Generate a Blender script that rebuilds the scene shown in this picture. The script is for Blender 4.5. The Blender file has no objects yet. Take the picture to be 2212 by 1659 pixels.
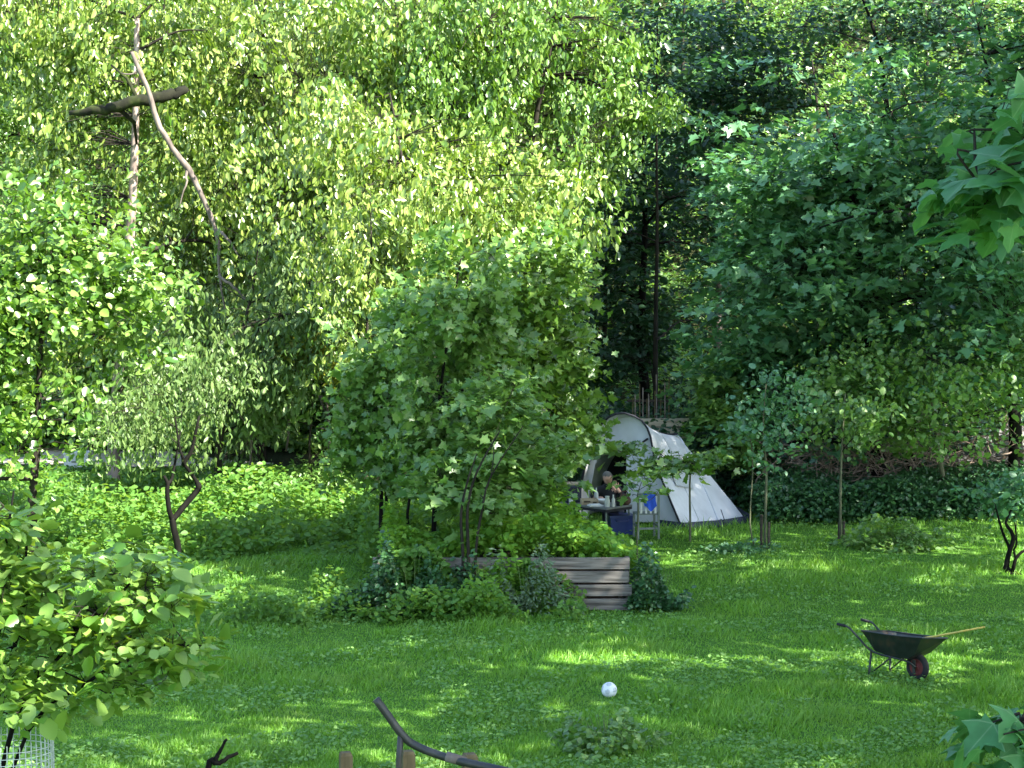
import bpy, math, random
import numpy as np
from mathutils import Vector, Matrix

# ------------------------------------------------------------------ camera, sky, sun, exposure
SC = bpy.context.scene
COL = SC.collection
FPX, HORX, HORY, CAMZ = 5000.0, 1106.0, 452.0, 6.0     # focal length and vanishing row on a 2212 px wide frame
cam_d = bpy.data.cameras.new("camera")
cam_d.sensor_width = 36.0
cam_d.lens = 36.0 * FPX / 2212.0
cam_d.shift_y = -(829.5 - HORY) / 2212.0
cam_d.clip_start, cam_d.clip_end = 0.1, 600.0
cam = bpy.data.objects.new("camera", cam_d)
cam.location = (0, 0, CAMZ)
cam.rotation_euler = (math.radians(90), 0, 0)
COL.objects.link(cam)
SC.camera = cam

SUN_EL = math.radians(43)
SUN_H = Vector((0.80, -0.60, 0)).normalized()
SUN_D = Vector((SUN_H.x * math.cos(SUN_EL), SUN_H.y * math.cos(SUN_EL), math.sin(SUN_EL)))
wd = bpy.data.worlds.new("World")
SC.world = wd
wd.use_nodes = True
nt = wd.node_tree
bg = nt.nodes["Background"]
sky = nt.nodes.new("ShaderNodeTexSky")
sky.sky_type = 'NISHITA'
sky.sun_disc = False
sky.sun_elevation = SUN_EL
sky.sun_rotation = math.atan2(SUN_H.x, SUN_H.y)
nt.links.new(sky.outputs[0], bg.inputs[0])
bg.inputs[1].default_value = 0.12
sun_d = bpy.data.lights.new("sun", 'SUN')
sun_d.energy = 5.0
sun_d.angle = math.radians(0.5)
sun_d.color = (1.0, 0.95, 0.86)
sun = bpy.data.objects.new("sun", sun_d)
sun.rotation_euler = SUN_D.to_track_quat('Z', 'Y').to_euler()
sun.location = (20, -10, 30)
COL.objects.link(sun)
SC.view_settings.view_transform = 'Standard'
SC.view_settings.look = 'None'
SC.view_settings.gamma = 1.0
SC.view_settings.exposure = 2.35
SC.cycles.max_bounces = 4
SC.cycles.diffuse_bounces = 2
SC.cycles.transmission_bounces = 2
SC.cycles.use_denoising = True

# ------------------------------------------------------------------ helpers
def W(px, py, Y):
    """world point seen at (px, py) of the 2212 px frame when it stands Y metres away"""
    return np.array(((px - HORX) * Y / FPX, Y, CAMZ - (py - HORY) * Y / FPX))

def gz(x, y):
    """terrain height: a bank below the house, a flat lawn, a wooded slope behind"""
    x = np.asarray(x, float); y = np.asarray(y, float)
    near = np.interp(y, [-30, 0, 8, 12, 16, 19, 22.5], [3.2, 3.0, 2.6, 2.15, 1.2, 0.45, 0.0])
    far = np.interp(y, [58, 62, 90, 130, 220], [0, 1.0, 16.0, 36, 60])
    und = 0.05 * np.sin(x * 0.7 + 1.0) * np.sin(y * 0.45) * np.clip((y - 20) / 5, 0, 1)
    far = far + np.where(y > 60, 0.35 * np.sin(x * 0.35) * np.sin(y * 0.3), 0)
    return near + far + und

def tag(o, label=None, cat=None, group=None, kind=None):
    if label: o["label"] = label
    if cat: o["category"] = cat
    if group: o["group"] = group
    if kind: o["kind"] = kind
    return o

def empty(name, loc=(0, 0, 0), rz=0.0, label=None, cat=None, group=None):
    o = bpy.data.objects.new(name, None)
    o.location = [float(v) for v in loc]
    o.rotation_euler = (0, 0, rz)
    o.empty_display_size = 0.1
    COL.objects.link(o)
    return tag(o, label, cat, group)

class MB:
    """collects shapes for one mesh object"""
    def __init__(self):
        self.v, self.f, self.m = [], [], []
    def add(self, vs, fs, mi=0):
        b = len(self.v)
        self.v.extend([tuple(map(float, p)) for p in vs])
        self.f.extend([tuple(b + i for i in f) for f in fs])
        self.m.extend([mi] * len(fs))
    def box(self, c, s, rot=None, mi=0, taper=1.0):
        hx, hy, hz = s[0] / 2, s[1] / 2, s[2] / 2
        vs = []
        for z in (-1, 1):
            k = taper if z > 0 else 1.0
            for (x, y) in ((-1, -1), (1, -1), (1, 1), (-1, 1)):
                p = Vector((x * hx * k, y * hy * k, z * hz))
                if rot is not None: p = rot @ p
                vs.append(p + Vector([float(q) for q in c]))
        self.add(vs, [(3, 2, 1, 0), (4, 5, 6, 7), (0, 1, 5, 4), (1, 2, 6, 5), (2, 3, 7, 6), (3, 0, 4, 7)], mi)
    def tube(self, pts, radii, seg=8, mi=0, cap=True):
        pts = [Vector([float(q) for q in p]) for p in pts]
        n = len(pts)
        if not hasattr(radii, '__len__'): radii = [radii] * n
        ref = None
        vs, fs = [], []
        for i in range(n):
            t = (pts[min(i + 1, n - 1)] - pts[max(i - 1, 0)])
            if t.length < 1e-9: t = Vector((0, 0, 1))
            t.normalize()
            if ref is None:
                ref = t.orthogonal().normalized()
            ref = (ref - t * ref.dot(t))
            if ref.length < 1e-6: ref = t.orthogonal()
            ref.normalize()
            bi = t.cross(ref)
            for k in range(seg):
                a = 2 * math.pi * k / seg
                vs.append(pts[i] + (ref * math.cos(a) + bi * math.sin(a)) * radii[i])
        for i in range(n - 1):
            for k in range(seg):
                a, b = i * seg + k, i * seg + (k + 1) % seg
                fs.append((a, b, b + seg, a + seg))
        if cap:
            fs.append(tuple(range(seg - 1, -1, -1)))
            fs.append(tuple((n - 1) * seg + k for k in range(seg)))
        self.add(vs, fs, mi)
    def lathe(self, prof, c=(0, 0, 0), seg=20, mi=0, axis='z'):
        vs, fs = [], []
        n = len(prof)
        for (r, z) in prof:
            for k in range(seg):
                a = 2 * math.pi * k / seg
                if axis == 'z': p = (c[0] + r * math.cos(a), c[1] + r * math.sin(a), c[2] + z)
                else: p = (c[0] + r * math.cos(a), c[1] + z, c[2] + r * math.sin(a))
                vs.append(p)
        for i in range(n - 1):
            for k in range(seg):
                a, b = i * seg + k, i * seg + (k + 1) % seg
                fs.append((a, b, b + seg, a + seg) if axis == 'z' else (b, a, a + seg, b + seg))
        fs.append(tuple(range(seg - 1, -1, -1)))
        fs.append(tuple((n - 1) * seg + k for k in range(seg)))
        self.add(vs, fs, mi)
    def build(self, name, mats, parent=None, smooth=False, loc=None):
        me = bpy.data.meshes.new(name)
        me.from_pydata(self.v, [], self.f)
        for m in (mats if isinstance(mats, (list, tuple)) else [mats]):
            me.materials.append(m)
        me.polygons.foreach_set("material_index", self.m)
        if smooth:
            me.polygons.foreach_set("use_smooth", [True] * len(self.f))
        me.update()
        o = bpy.data.objects.new(name, me)
        COL.objects.link(o)
        if parent is not None: o.parent = parent
        if loc is not None: o.location = [float(v) for v in loc]
        return o

# leaf outlines: (along, across, out of plane)
def half(outl, fold):
    """two halves of a leaf folded along its midrib"""
    n = len(outl)
    vs = [(u, v, fold * v) for (u, v) in outl]
    k0 = len(vs)
    inner = outl[1:-1]
    vs += [(u, -v, fold * v) for (u, v) in inner]
    f1 = list(range(n))
    f2 = [0, n - 1] + [k0 + i for i in range(len(inner) - 1, -1, -1)]
    return np.array(vs, float), [f1, f2]
T_DIAM = half([(0, 0), (0.45, 0.27), (1, 0)], 0.35)
T_OVAL = half([(0, 0), (0.12, 0.24), (0.45, 0.38), (0.78, 0.24), (1, 0)], 0.3)
T_ELL = half([(0, 0), (0.2, 0.19), (0.5, 0.25), (0.8, 0.15), (1, 0)], 0.4)
T_LONG = half([(0, 0), (0.3, 0.19), (0.65, 0.17), (1, 0)], 0.4)
T_MAPLE = half([(0, 0), (-0.10, 0.34), (0.10, 0.27), (0.20, 0.44), (0.36, 0.66), (0.44, 0.40), (0.56, 0.22), (0.74, 0.24), (1, 0)], 0.22)
T_MAPLE_BENT = (T_MAPLE[0] + np.stack([np.zeros(len(T_MAPLE[0])), np.zeros(len(T_MAPLE[0])), -0.30 * T_MAPLE[0][:, 0] ** 2 - 0.55 * T_MAPLE[0][:, 1] ** 2], 1), T_MAPLE[1])
T_BLADE = (np.array([(0, .5, 0), (0, -.5, 0), (.55, -.38, .05), (.55, .38, .05), (1, 0, .22)], float), [[0, 1, 2, 3], [3, 2, 4]])

def unit(a):
    return a / np.maximum(np.linalg.norm(a, axis=1, keepdims=True), 1e-9)

def leaf_obj(name, P, A, N, S, tmpl, mat, parent=None, origin=(0, 0, 0), wid=None, uv=False):
    tv, tf = tmpl
    P = np.asarray(P, float) - np.asarray(origin, float)
    A = unit(A)
    B = unit(np.cross(N, A))
    N2 = np.cross(A, B)
    n, k = len(P), len(tv)
    Wd = S if wid is None else wid
    co = (P[:, None, :] + S[:, None, None] * (tv[None, :, 0:1] * A[:, None, :] + tv[None, :, 2:3] * N2[:, None, :])
          + Wd[:, None, None] * tv[None, :, 1:2] * B[:, None, :])
    flat = np.concatenate([np.array(f) for f in tf])
    lens = np.array([len(f) for f in tf])
    starts = np.concatenate([[0], np.cumsum(lens)[:-1]])
    loops = (np.arange(n)[:, None] * k + flat[None, :]).ravel()
    ls = (np.arange(n)[:, None] * len(flat) + starts[None, :]).ravel()
    me = bpy.data.meshes.new(name)
    me.vertices.add(n * k)
    me.vertices.foreach_set("co", co.astype(np.float32).ravel())
    me.loops.add(len(loops))
    me.loops.foreach_set("vertex_index", loops.astype(np.int32))
    me.polygons.add(len(ls))
    me.polygons.foreach_set("loop_start", ls.astype(np.int32))
    me.update(calc_edges=True)
    if uv:
        lay = me.uv_layers.new(name="leaf")
        lay.data.foreach_set("uv", np.tile(tv[flat][:, :2], (n, 1)).astype(np.float32).ravel())
    me.materials.append(mat)
    o = bpy.data.objects.new(name, me)
    COL.objects.link(o)
    if parent is not None: o.parent = parent
    return o

class Noise3:
    def __init__(self, rng, scale, n=7):
        self.k = rng.normal(size=(n, 3)) / scale * 2.2
        self.p = rng.uniform(0, 6.28, n)
    def __call__(self, P):
        return np.sin(np.asarray(P) @ self.k.T + self.p).sum(axis=1) / math.sqrt(len(self.p) / 2)

def spray_leaves(rng, C, sr, n, style, droop=1.0):
    """leaf positions, axes and normals of n leaves on each spray centre"""
    m = len(C)
    Cn = np.repeat(C, n, axis=0)
    t = m * n
    ang = rng.uniform(0, 2 * np.pi, t)
    if style == 'flat':
        d = np.sqrt(rng.uniform(0, 1, t))
        tilt = np.repeat(rng.normal(0, 0.16, (m, 2)), n, axis=0)
        off = np.stack([np.cos(ang) * d, np.sin(ang) * d, rng.normal(0, 0.10, t) - 0.22 * d * d], 1)
        off[:, 2] += off[:, 0] * tilt[:, 0] + off[:, 1] * tilt[:, 1]
        A = np.stack([np.cos(ang), np.sin(ang), np.full(t, -0.28)], 1) + rng.normal(0, 0.38, (t, 3))
        N = np.array([0, 0, 1.0]) + rng.normal(0, 0.34, (t, 3))
    elif style == 'hang':
        off = rng.normal(0, 0.42, (t, 3))
        off[:, 2] = -rng.uniform(-0.25, 1.0, t) ** 1.0 * droop
        A = np.array([0, 0, -1.0]) + rng.normal(0, 0.42, (t, 3))
        N = np.stack([np.cos(ang), np.sin(ang), rng.normal(0.25, 0.4, t)], 1)
    else:
        off = rng.normal(0, 0.48, (t, 3))
        off[:, 2] *= 0.7
        A = np.stack([np.cos(ang), np.sin(ang), np.full(t, -0.55)], 1) + rng.normal(0, 0.4, (t, 3))
        N = np.array([0, -0.15, 0.8]) + rng.normal(0, 0.55, (t, 3))
    N = N + np.repeat(rng.normal(0, 0.45 if style != 'flat' else 0.22, (m, 3)), n, axis=0)
    A = A + np.repeat(rng.normal(0, 0.25, (m, 3)), n, axis=0)
    return Cn + off * sr, A, N

def crown_sprays(rng, ells, count, gap, shell=2.4, nscale=1.6, soft=True):
    """spray centres inside a union of ellipsoids, crowded towards the outside, with noisy gaps"""
    out = []
    tot = sum(e[1][0] * e[1][2] for e in ells)
    nz = Noise3(rng, nscale)
    for (c, r) in ells:
        want = int(count * r[0] * r[2] / tot)
        got = 0
        while got < want:
            d = unit(rng.normal(size=(want * 2, 3)))
            u = rng.uniform(0.05, 1, (want * 2, 1)) ** (1 / shell)
            lump = 1 + 0.16 * nz(d * 3.1 + c)[:, None]
            P = c + d * u * r * lump
            if soft: P = c + np.clip(rng.normal(0, 0.56, (want * 2, 3)), -1.3, 1.3) * r
            P = P[nz(P) > gap][:want - got]
            if len(P) == 0: break
            out.append(P); got += len(P)
    return np.concatenate(out)

def E(px, py, Y, rpx, rpy, ry=None):
    k = Y / FPX
    rx, rz = rpx * k, rpy * k
    return (W(px, py, Y), np.array((rx, rx if ry is None else ry, rz)))

def ground_pt(px, Y):
    x = (px - HORX) * Y / FPX
    return np.array((x, Y, float(gz(x, Y))))

def curve(pts, n=4):
    """Catmull-Rom through points"""
    P = [np.asarray(p, float) for p in pts]
    P = [2 * P[0] - P[1]] + P + [2 * P[-1] - P[-2]]
    out = []
    for i in range(1, len(P) - 2):
        for j in range(n):
            t = j / n
            out.append(0.5 * ((2 * P[i]) + (-P[i-1] + P[i+1]) * t + (2*P[i-1] - 5*P[i] + 4*P[i+1] - P[i+2]) * t*t
                              + (-P[i-1] + 3*P[i] - 3*P[i+1] + P[i+2]) * t**3))
    out.append(P[-2])
    return out

def tree(name, label, base, ells, sprays, nleaf, size, style, tmpl, leaf_mat, bark, trunk_r=0.12, seed=0, gap=-0.25,
         spray_r=0.45, stems=None, limbs=9, group=None, cat="tree", lean=(0, 0), shell=2.4, twigs=True, nscale=1.6,
         topfrac=0.85, droop=1.0, soft=True):
    """a tree or shrub: trunk with limbs and twigs, and a crown of leaves"""
    rng = np.random.default_rng(seed)
    base = np.asarray(base, float)
    root = empty(name, base, 0, label, cat, group)
    C = crown_sprays(rng, ells, sprays, gap, shell, nscale, soft)
    top = max(c[2] + r[2] * topfrac for c, r in ells)
    cx = np.mean([c for c, r in ells], axis=0)
    mb = MB()
    nodes = []
    if stems is None:
        stems = [[base, None, None]]
        ax = np.array((cx[0] + lean[0], cx[1] + lean[1], top))
        pts = [base - (0, 0, 0.1)]
        for i in range(1, 7):
            f = i / 6
            p = base + (ax - base) * np.array((f ** 1.5, f ** 1.5, f))
            p[:2] += rng.normal(0, 0.05 * trunk_r / 0.12, 2)
            pts.append(p)
        stemlist = [(pts, [trunk_r * (1 - 0.86 * (i / 6)) * (1.25 if i == 0 else 1) for i in range(7)])]
    else:
        stemlist = stems
    for pts, rad in stemlist:
        cp = curve(pts, 3)
        rr = np.interp(np.linspace(0, 1, len(cp)), np.linspace(0, 1, len(rad)), rad)
        mb.tube([p - base for p in cp], list(rr), 8 if trunk_r > 0.05 else 6)
        nodes.extend([(p, r) for p, r in zip(cp, rr) if p[2] > base[2] + 0.35 * (min(c[2] - r_[2] for c, r_ in ells) - base[2])])
    NP = np.array([p for p, r in nodes]); NR = np.array([r for p, r in nodes])
    pick = rng.permutation(len(C))[:limbs]
    for i in pick:
        tgt = C[i]
        d = np.linalg.norm(NP - tgt, axis=1) + np.where(NP[:, 2] > tgt[2] + 0.2, 3.0, 0)
        j = int(np.argmin(d + rng.uniform(0, 0.8, len(d))))
        s = NP[j]
        mid = (s + tgt) / 2 + np.array((0, 0, 0.12 * np.linalg.norm(tgt - s))) + rng.normal(0, 0.08, 3)
        cp = curve([s, mid, tgt], 4)
        r0 = min(NR[j] * 0.6, 0.10)
        rr = np.linspace(r0, max(0.006, r0 * 0.2), len(cp))
        mb.tube([p - base for p in cp], list(rr), 5, 1 if r0 < .03 or bark.name == "bark_pale_pink" else 0, cap=False)
        NP = np.concatenate([NP, np.array(cp[1:])]); NR = np.concatenate([NR, rr[1:]])
    if twigs:
        for i in range(len(C)):
            d = np.linalg.norm(NP - C[i], axis=1)
            j = int(np.argmin(d))
            if d[j] > 0.05:
                s = NP[j]
                mid = (s + C[i]) / 2 + rng.normal(0, 0.05, 3) + np.array((0, 0, 0.08 * d[j]))
                r0 = min(0.014, NR[j] * 0.6)
                mb.tube([s - base, mid - base, C[i] - base], [r0, r0 * 0.7, 0.004], 3, 1, cap=False)
    mb.build("trunk", [bark, M["bark_dark"]], root, smooth=True)
    P, A, N = spray_leaves(rng, C, spray_r, nleaf, style, droop)
    k = rng.uniform(0, 1, len(P)) < 0.93
    P, A, N = P[k], A[k], N[k]
    P[:, 2] = np.maximum(P[:, 2], gz(P[:, 0], P[:, 1]) + 0.05)
    S = size * np.clip(rng.lognormal(-0.08, 0.32, len(P)), 0.4, 1.7)
    leaf_obj("crown", P, A, N, S, tmpl, leaf_mat, root, base, uv=leaf_mat.name == "leaf_near_maple")
    return root

def clump(name, label, base, rx, ry, h, n, size, tmpl, mat, stem_mat, seed, style='mix', cat="plant", group=None, stems=14, dome=0.55):
    """a herb, fern or ivy clump: leaves over a low dome, carried on thin stems"""
    rng = np.random.default_rng(seed)
    base = np.asarray(base, float)
    root = empty(name, base, 0, label, cat, group)
    nz = Noise3(rng, 0.35)
    ang = rng.uniform(0, 2 * np.pi, n)
    d = np.sqrt(rng.uniform(0, 1, n))
    wob = 1 + 0.26 * np.sin(3 * ang + seed) + 0.16 * np.sin(7 * ang + seed) + np.where(rng.uniform(0, 1, n) < .12, rng.uniform(0, .45, n), 0)
    x, y = np.cos(ang) * d * rx * wob, np.sin(ang) * d * ry * wob
    hh = h * np.sqrt(np.clip(1 - (d * 0.95) ** 2, 0, 1)) * np.clip(0.85 + 0.42 * nz(np.stack([x, y, x * 0], 1)), .25, 1.6)
    z = hh * rng.uniform(0, 1, n) ** dome
    P = np.stack([x, y, z], 1)
    A = np.stack([np.cos(ang), np.sin(ang), np.full(n, -0.2 if style != 'hang' else -1.0)], 1) + rng.normal(0, 0.5, (n, 3))
    N = np.array([0, -0.2, 0.9]) + rng.normal(0, 0.5, (n, 3))
    mb = MB()
    for i in range(stems):
        a, q = rng.uniform(0, 6.28), math.sqrt(rng.uniform(0, 1)) * 0.85
        ex, ey = math.cos(a) * q * rx, math.sin(a) * q * ry
        top = h * math.sqrt(max(0.02, 1 - q * q)) * 0.95
        mb.tube([(ex * 0.04, ey * 0.04, -0.05), (ex * 0.7, ey * 0.8, top * 0.6), (ex, ey, top)], [0.008, 0.006, 0.003], 4)
    mb.build("stem", stem_mat, root)
    leaf_obj("foliage", P, A, N, size * rng.uniform(0.55, 1.2, n), tmpl, mat, root)
    return root

# ------------------------------------------------------------------ materials
def mat_new(name):
    m = bpy.data.materials.new(name)
    m.use_nodes = True
    n = m.node_tree.nodes
    return m, n, m.node_tree.links, n["Principled BSDF"], n["Material Output"]

def leaf_material(name, c1, c2, trans=(0.3, 0.42, 0.05), fac=0.42, rough=0.42, spec=0.5, veins=False, patch=None):
    m, n, l, b, out = mat_new(name)
    g = n.new("ShaderNodeNewGeometry")
    r = n.new("ShaderNodeValToRGB")
    r.color_ramp.elements[0].color = (*c1, 1)
    r.color_ramp.elements[1].color = (*c2, 1)
    l.new(g.outputs["Random Per Island"], r.inputs[0])
    col = r.outputs[0]
    def math_(op, a, c=None):
        q = n.new("ShaderNodeMath"); q.operation = op
        for i, x in enumerate((a, c)):
            if x is None: continue
            if isinstance(x, (int, float)): q.inputs[i].default_value = x
            else: l.new(x, q.inputs[i])
        return q.outputs[0]
    if patch:                                   # worn, drier patches that stay put in the turf
        tc = n.new("ShaderNodeTexCoord"); nz = n.new("ShaderNodeTexNoise")
        nz.inputs["Scale"].default_value = 0.9; nz.inputs["Detail"].default_value = 5
        l.new(tc.outputs["Object"], nz.inputs[0])
        mr = n.new("ShaderNodeMapRange"); mr.inputs["From Min"].default_value = 0.48; mr.inputs["From Max"].default_value = 0.72
        l.new(nz.outputs[0], mr.inputs["Value"])
        mx0 = n.new("ShaderNodeMixRGB"); mx0.inputs[2].default_value = (*patch, 1)
        l.new(math_('MULTIPLY', mr.outputs[0], 0.6), mx0.inputs[0]); l.new(col, mx0.inputs[1]); col = mx0.outputs[0]
    if veins:                                   # midrib and lobe veins, slight blotches
        uvn = n.new("ShaderNodeUVMap"); uvn.uv_map = "leaf"
        sp = n.new("ShaderNodeSeparateXYZ"); l.new(uvn.outputs[0], sp.inputs[0])
        ang = math_('ARCTAN2', math_('ABSOLUTE', sp.outputs[1]), sp.outputs[0])
        rad = math_('SQRT', math_('ADD', math_('MULTIPLY', sp.outputs[0], sp.outputs[0]), math_('MULTIPLY', sp.outputs[1], sp.outputs[1])))
        d1 = math_('MULTIPLY', rad, math_('ABSOLUTE', math_('SINE', ang)))
        d2 = math_('MULTIPLY', rad, math_('ABSOLUTE', math_('SINE', math_('SUBTRACT', ang, 1.07))))
        d3 = math_('MULTIPLY', rad, math_('ABSOLUTE', math_('SINE', math_('SUBTRACT', ang, 2.0))))
        mr = n.new("ShaderNodeMapRange"); mr.inputs["From Min"].default_value = 0.022; mr.inputs["From Max"].default_value = 0.006
        l.new(math_('MINIMUM', math_('MINIMUM', d1, d2), d3), mr.inputs["Value"])
        mx0 = n.new("ShaderNodeMixRGB"); mx0.inputs[2].default_value = (0.20, 0.36, 0.17, 1)
        l.new(math_('MULTIPLY', mr.outputs[0], 0.7), mx0.inputs[0]); l.new(col, mx0.inputs[1])
        nz = n.new("ShaderNodeTexNoise"); nz.inputs["Scale"].default_value = 25; nz.inputs["Detail"].default_value = 4
        tc = n.new("ShaderNodeTexCoord"); l.new(tc.outputs["Object"], nz.inputs[0])
        mb_ = n.new("ShaderNodeMixRGB"); mb_.blend_type = 'MULTIPLY'; mb_.inputs[0].default_value = 0.5
        rr = n.new("ShaderNodeValToRGB"); rr.color_ramp.elements[0].color = (0.55, 0.55, 0.5, 1); rr.color_ramp.elements[0].position = .35; rr.color_ramp.elements[1].position = .65
        l.new(nz.outputs[0], rr.inputs[0]); l.new(mx0.outputs[0], mb_.inputs[1]); l.new(rr.outputs[0], mb_.inputs[2])
        col = mb_.outputs[0]
    l.new(col, b.inputs["Base Color"])
    b.inputs["Roughness"].default_value = rough
    b.inputs["Specular IOR Level"].default_value = spec
    t = n.new("ShaderNodeBsdfTranslucent")
    t.inputs[0].default_value = (*trans, 1)
    mx = n.new("ShaderNodeMixShader")
    mx.inputs[0].default_value = fac
    l.new(b.outputs[0], mx.inputs[1]); l.new(t.outputs[0], mx.inputs[2])
    l.new(mx.outputs[0], out.inputs[0])
    return m

def noise_material(name, cols, scale=8.0, rough=0.85, stretch=(1, 1, 1), bump=0.3, spec=0.3, metallic=0.0, detail=6, coord="Object"):
    m, n, l, b, out = mat_new(name)
    tc = n.new("ShaderNodeTexCoord")
    mp = n.new("ShaderNodeMapping")
    mp.inputs["Scale"].default_value = stretch
    nz = n.new("ShaderNodeTexNoise")
    nz.inputs["Scale"].default_value = scale
    nz.inputs["Detail"].default_value = detail
    r = n.new("ShaderNodeValToRGB")
    els = r.color_ramp.elements
    els[0].position, els[1].position = 0.3, 0.72
    els[0].color, els[1].color = (*cols[0], 1), (*cols[-1], 1)
    for i, c in enumerate(cols[1:-1]):
        e = els.new(0.3 + 0.42 * (i + 1) / (len(cols) - 1)); e.color = (*c, 1)
    l.new(tc.outputs[coord], mp.inputs[0]); l.new(mp.outputs[0], nz.inputs[0])
    l.new(nz.outputs[0], r.inputs[0]); l.new(r.outputs[0], b.inputs["Base Color"])
    b.inputs["Roughness"].default_value = rough
    b.inputs["Specular IOR Level"].default_value = spec
    b.inputs["Metallic"].default_value = metallic
    if bump:
        bp = n.new("ShaderNodeBump")
        bp.inputs["Strength"].default_value = bump
        bp.inputs["Distance"].default_value = 0.02
        l.new(nz.outputs[0], bp.inputs["Height"]); l.new(bp.outputs[0], b.inputs["Normal"])
    return m

M = {}
M["leaf_sun"] = leaf_material("leaf_light_green", (0.04, 0.108, 0.010), (0.32, 0.405, 0.095), (0.29, 0.46, 0.02), 0.27, 0.34, 0.8)
M["leaf_sun2"] = leaf_material("leaf_fresh_green", (0.035, 0.105, 0.010), (0.21, 0.34, 0.07), (0.22, 0.42, 0.02), 0.27, 0.34, 0.8)
M["leaf_yellow"] = leaf_material("leaf_yellow_green", (0.20, 0.26, 0.03), (0.30, 0.34, 0.06), (0.50, 0.50, 0.05), 0.45, 0.45)
M["leaf_olive"] = leaf_material("leaf_olive", (0.05, 0.11, 0.02), (0.16, 0.24, 0.07), (0.18, 0.30, 0.04), 0.28, 0.5)
M["leaf_mid"] = leaf_material("leaf_mid_green", (0.045, 0.13, 0.018), (0.20, 0.33, 0.085), (0.24, 0.44, 0.04), 0.32, 0.38, 0.7)
M["leaf_maple"] = leaf_material("leaf_maple_green", (0.035, 0.125, 0.05), (0.16, 0.33, 0.145), (0.14, 0.36, 0.06), 0.30, 0.38, 0.7)
M["leaf_shade"] = leaf_material("leaf_shaded_green", (0.016, 0.052, 0.026), (0.04, 0.10, 0.045), (0.06, 0.15, 0.035), 0.28, 0.42, 0.5)  # green darkened to carry the deep shade under the wood
M["leaf_near"] = leaf_material("leaf_near_maple", (0.05, 0.19, 0.06), (0.09, 0.27, 0.095), (0.14, 0.36, 0.06), 0.34, 0.45, 0.5, veins=True)
M["leaf_hazel"] = leaf_material("leaf_hazel", (0.06, 0.17, 0.018), (0.26, 0.40, 0.09), (0.34, 0.52, 0.03), 0.34, 0.42, 0.5)
M["leaf_ivy"] = leaf_material("leaf_ivy", (0.018, 0.07, 0.02), (0.07, 0.18, 0.055), (0.05, 0.12, 0.03), 0.2, 0.35, 0.6)
M["leaf_herb"] = leaf_material("leaf_herb", (0.06, 0.17, 0.025), (0.15, 0.29, 0.05), (0.28, 0.46, 0.04), 0.42, 0.5, 0.4)
M["leaf_bed"] = leaf_material("leaf_bed_green", (0.09, 0.24, 0.025), (0.18, 0.34, 0.04), (0.34, 0.55, 0.04), 0.42, 0.5, 0.4)
M["leaf_sage"] = leaf_material("leaf_sage", (0.12, 0.20, 0.10), (0.20, 0.28, 0.16), (0.2, 0.28, 0.1), 0.3, 0.6, 0.3)
M["grass"] = leaf_material("grass_blade", (0.08, 0.23, 0.02), (0.22, 0.41, 0.07), (0.28, 0.54, 0.02), 0.36, 0.5, 0.35, patch=(0.17, 0.25, 0.05))
M["clover"] = leaf_material("clover_leaf", (0.09, 0.23, 0.04), (0.22, 0.38, 0.10), (0.2, 0.40, 0.04), 0.35, 0.5, 0.35)
M["bark_dark"] = noise_material("bark_dark", [(0.012, 0.011, 0.008), (0.04, 0.034, 0.026)], 9, 0.9, (1, 1, 0.25), 0.6, 0.15)
M["bark_black"] = noise_material("bark_near_black", [(0.004, 0.004, 0.003), (0.012, 0.011, 0.009)], 9, 0.9, (1, 1, 0.3), 0.5, 0.1)  # near-black bark tone
M["bark_green"] = noise_material("bark_greenish", [(0.06, 0.07, 0.035), (0.15, 0.15, 0.09)], 8, 0.9, (1, 1, 0.3), 0.5)
M["bark_pale"] = noise_material("bark_pale_pink", [(0.08, 0.06, 0.05), (0.28, 0.215, 0.18), (0.46, 0.37, 0.32)], 6, 0.85, (1, 1, 0.35), 0.6)
M["bark_moss"] = noise_material("bark_moss", [(0.005, 0.005, 0.003), (0.013, 0.014, 0.006), (0.04, 0.055, 0.01)], 3, 0.95, (1, 1, 1), 0.6)
M["deadwood"] = noise_material("dead_wood", [(0.06, 0.048, 0.04), (0.25, 0.205, 0.17)], 7, 0.8, (1, 1, 0.3), 0.5)
M["twig"] = noise_material("dry_twig", [(0.14, 0.10, 0.075), (0.34, 0.26, 0.20)], 8, 0.9, bump=0)
M["stem"] = noise_material("green_stem", [(0.07, 0.13, 0.03), (0.14, 0.2, 0.06)], 8, 0.7, bump=0)
M["plank"] = noise_material("weathered_plank", [(0.07, 0.06, 0.05), (0.20, 0.175, 0.15), (0.30, 0.265, 0.225)], 5, 0.85, (0.35, 3, 5), 0.4)
M["plank_dark"] = noise_material("dark_plank", [(0.03, 0.025, 0.02), (0.09, 0.07, 0.05)], 5, 0.9, (0.4, 3, 5), 0.4)
M["post"] = noise_material("fence_post_wood", [(0.07, 0.055, 0.025), (0.17, 0.13, 0.065)], 10, 0.85, (2, 2, 0.25), 0.4)
M["soil"] = noise_material("soil", [(0.03, 0.02, 0.014), (0.09, 0.06, 0.04)], 9, 0.95)
M["fabric"] = noise_material("tent_fabric", [(0.44, 0.45, 0.46), (0.60, 0.61, 0.64)], 2.6, 0.65, (1, 1, .6), 0.5, spec=0.35, detail=4)
M["fabric_dark"] = noise_material("dark_nylon_and_shade", [(0.008, 0.009, 0.013), (0.02, 0.02, 0.028)], 5, 0.7, bump=0)  # nylon colour, darkened further to carry the shade inside the tent
M["groundsheet"] = noise_material("navy_groundsheet", [(0.015, 0.02, 0.04), (0.035, 0.04, 0.065)], 5, 0.6, bump=0.1)
M["window"] = noise_material("tent_mesh_window", [(0.38, 0.40, 0.41), (0.48, 0.5, 0.5)], 30, 0.4, bump=0.1)
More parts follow.
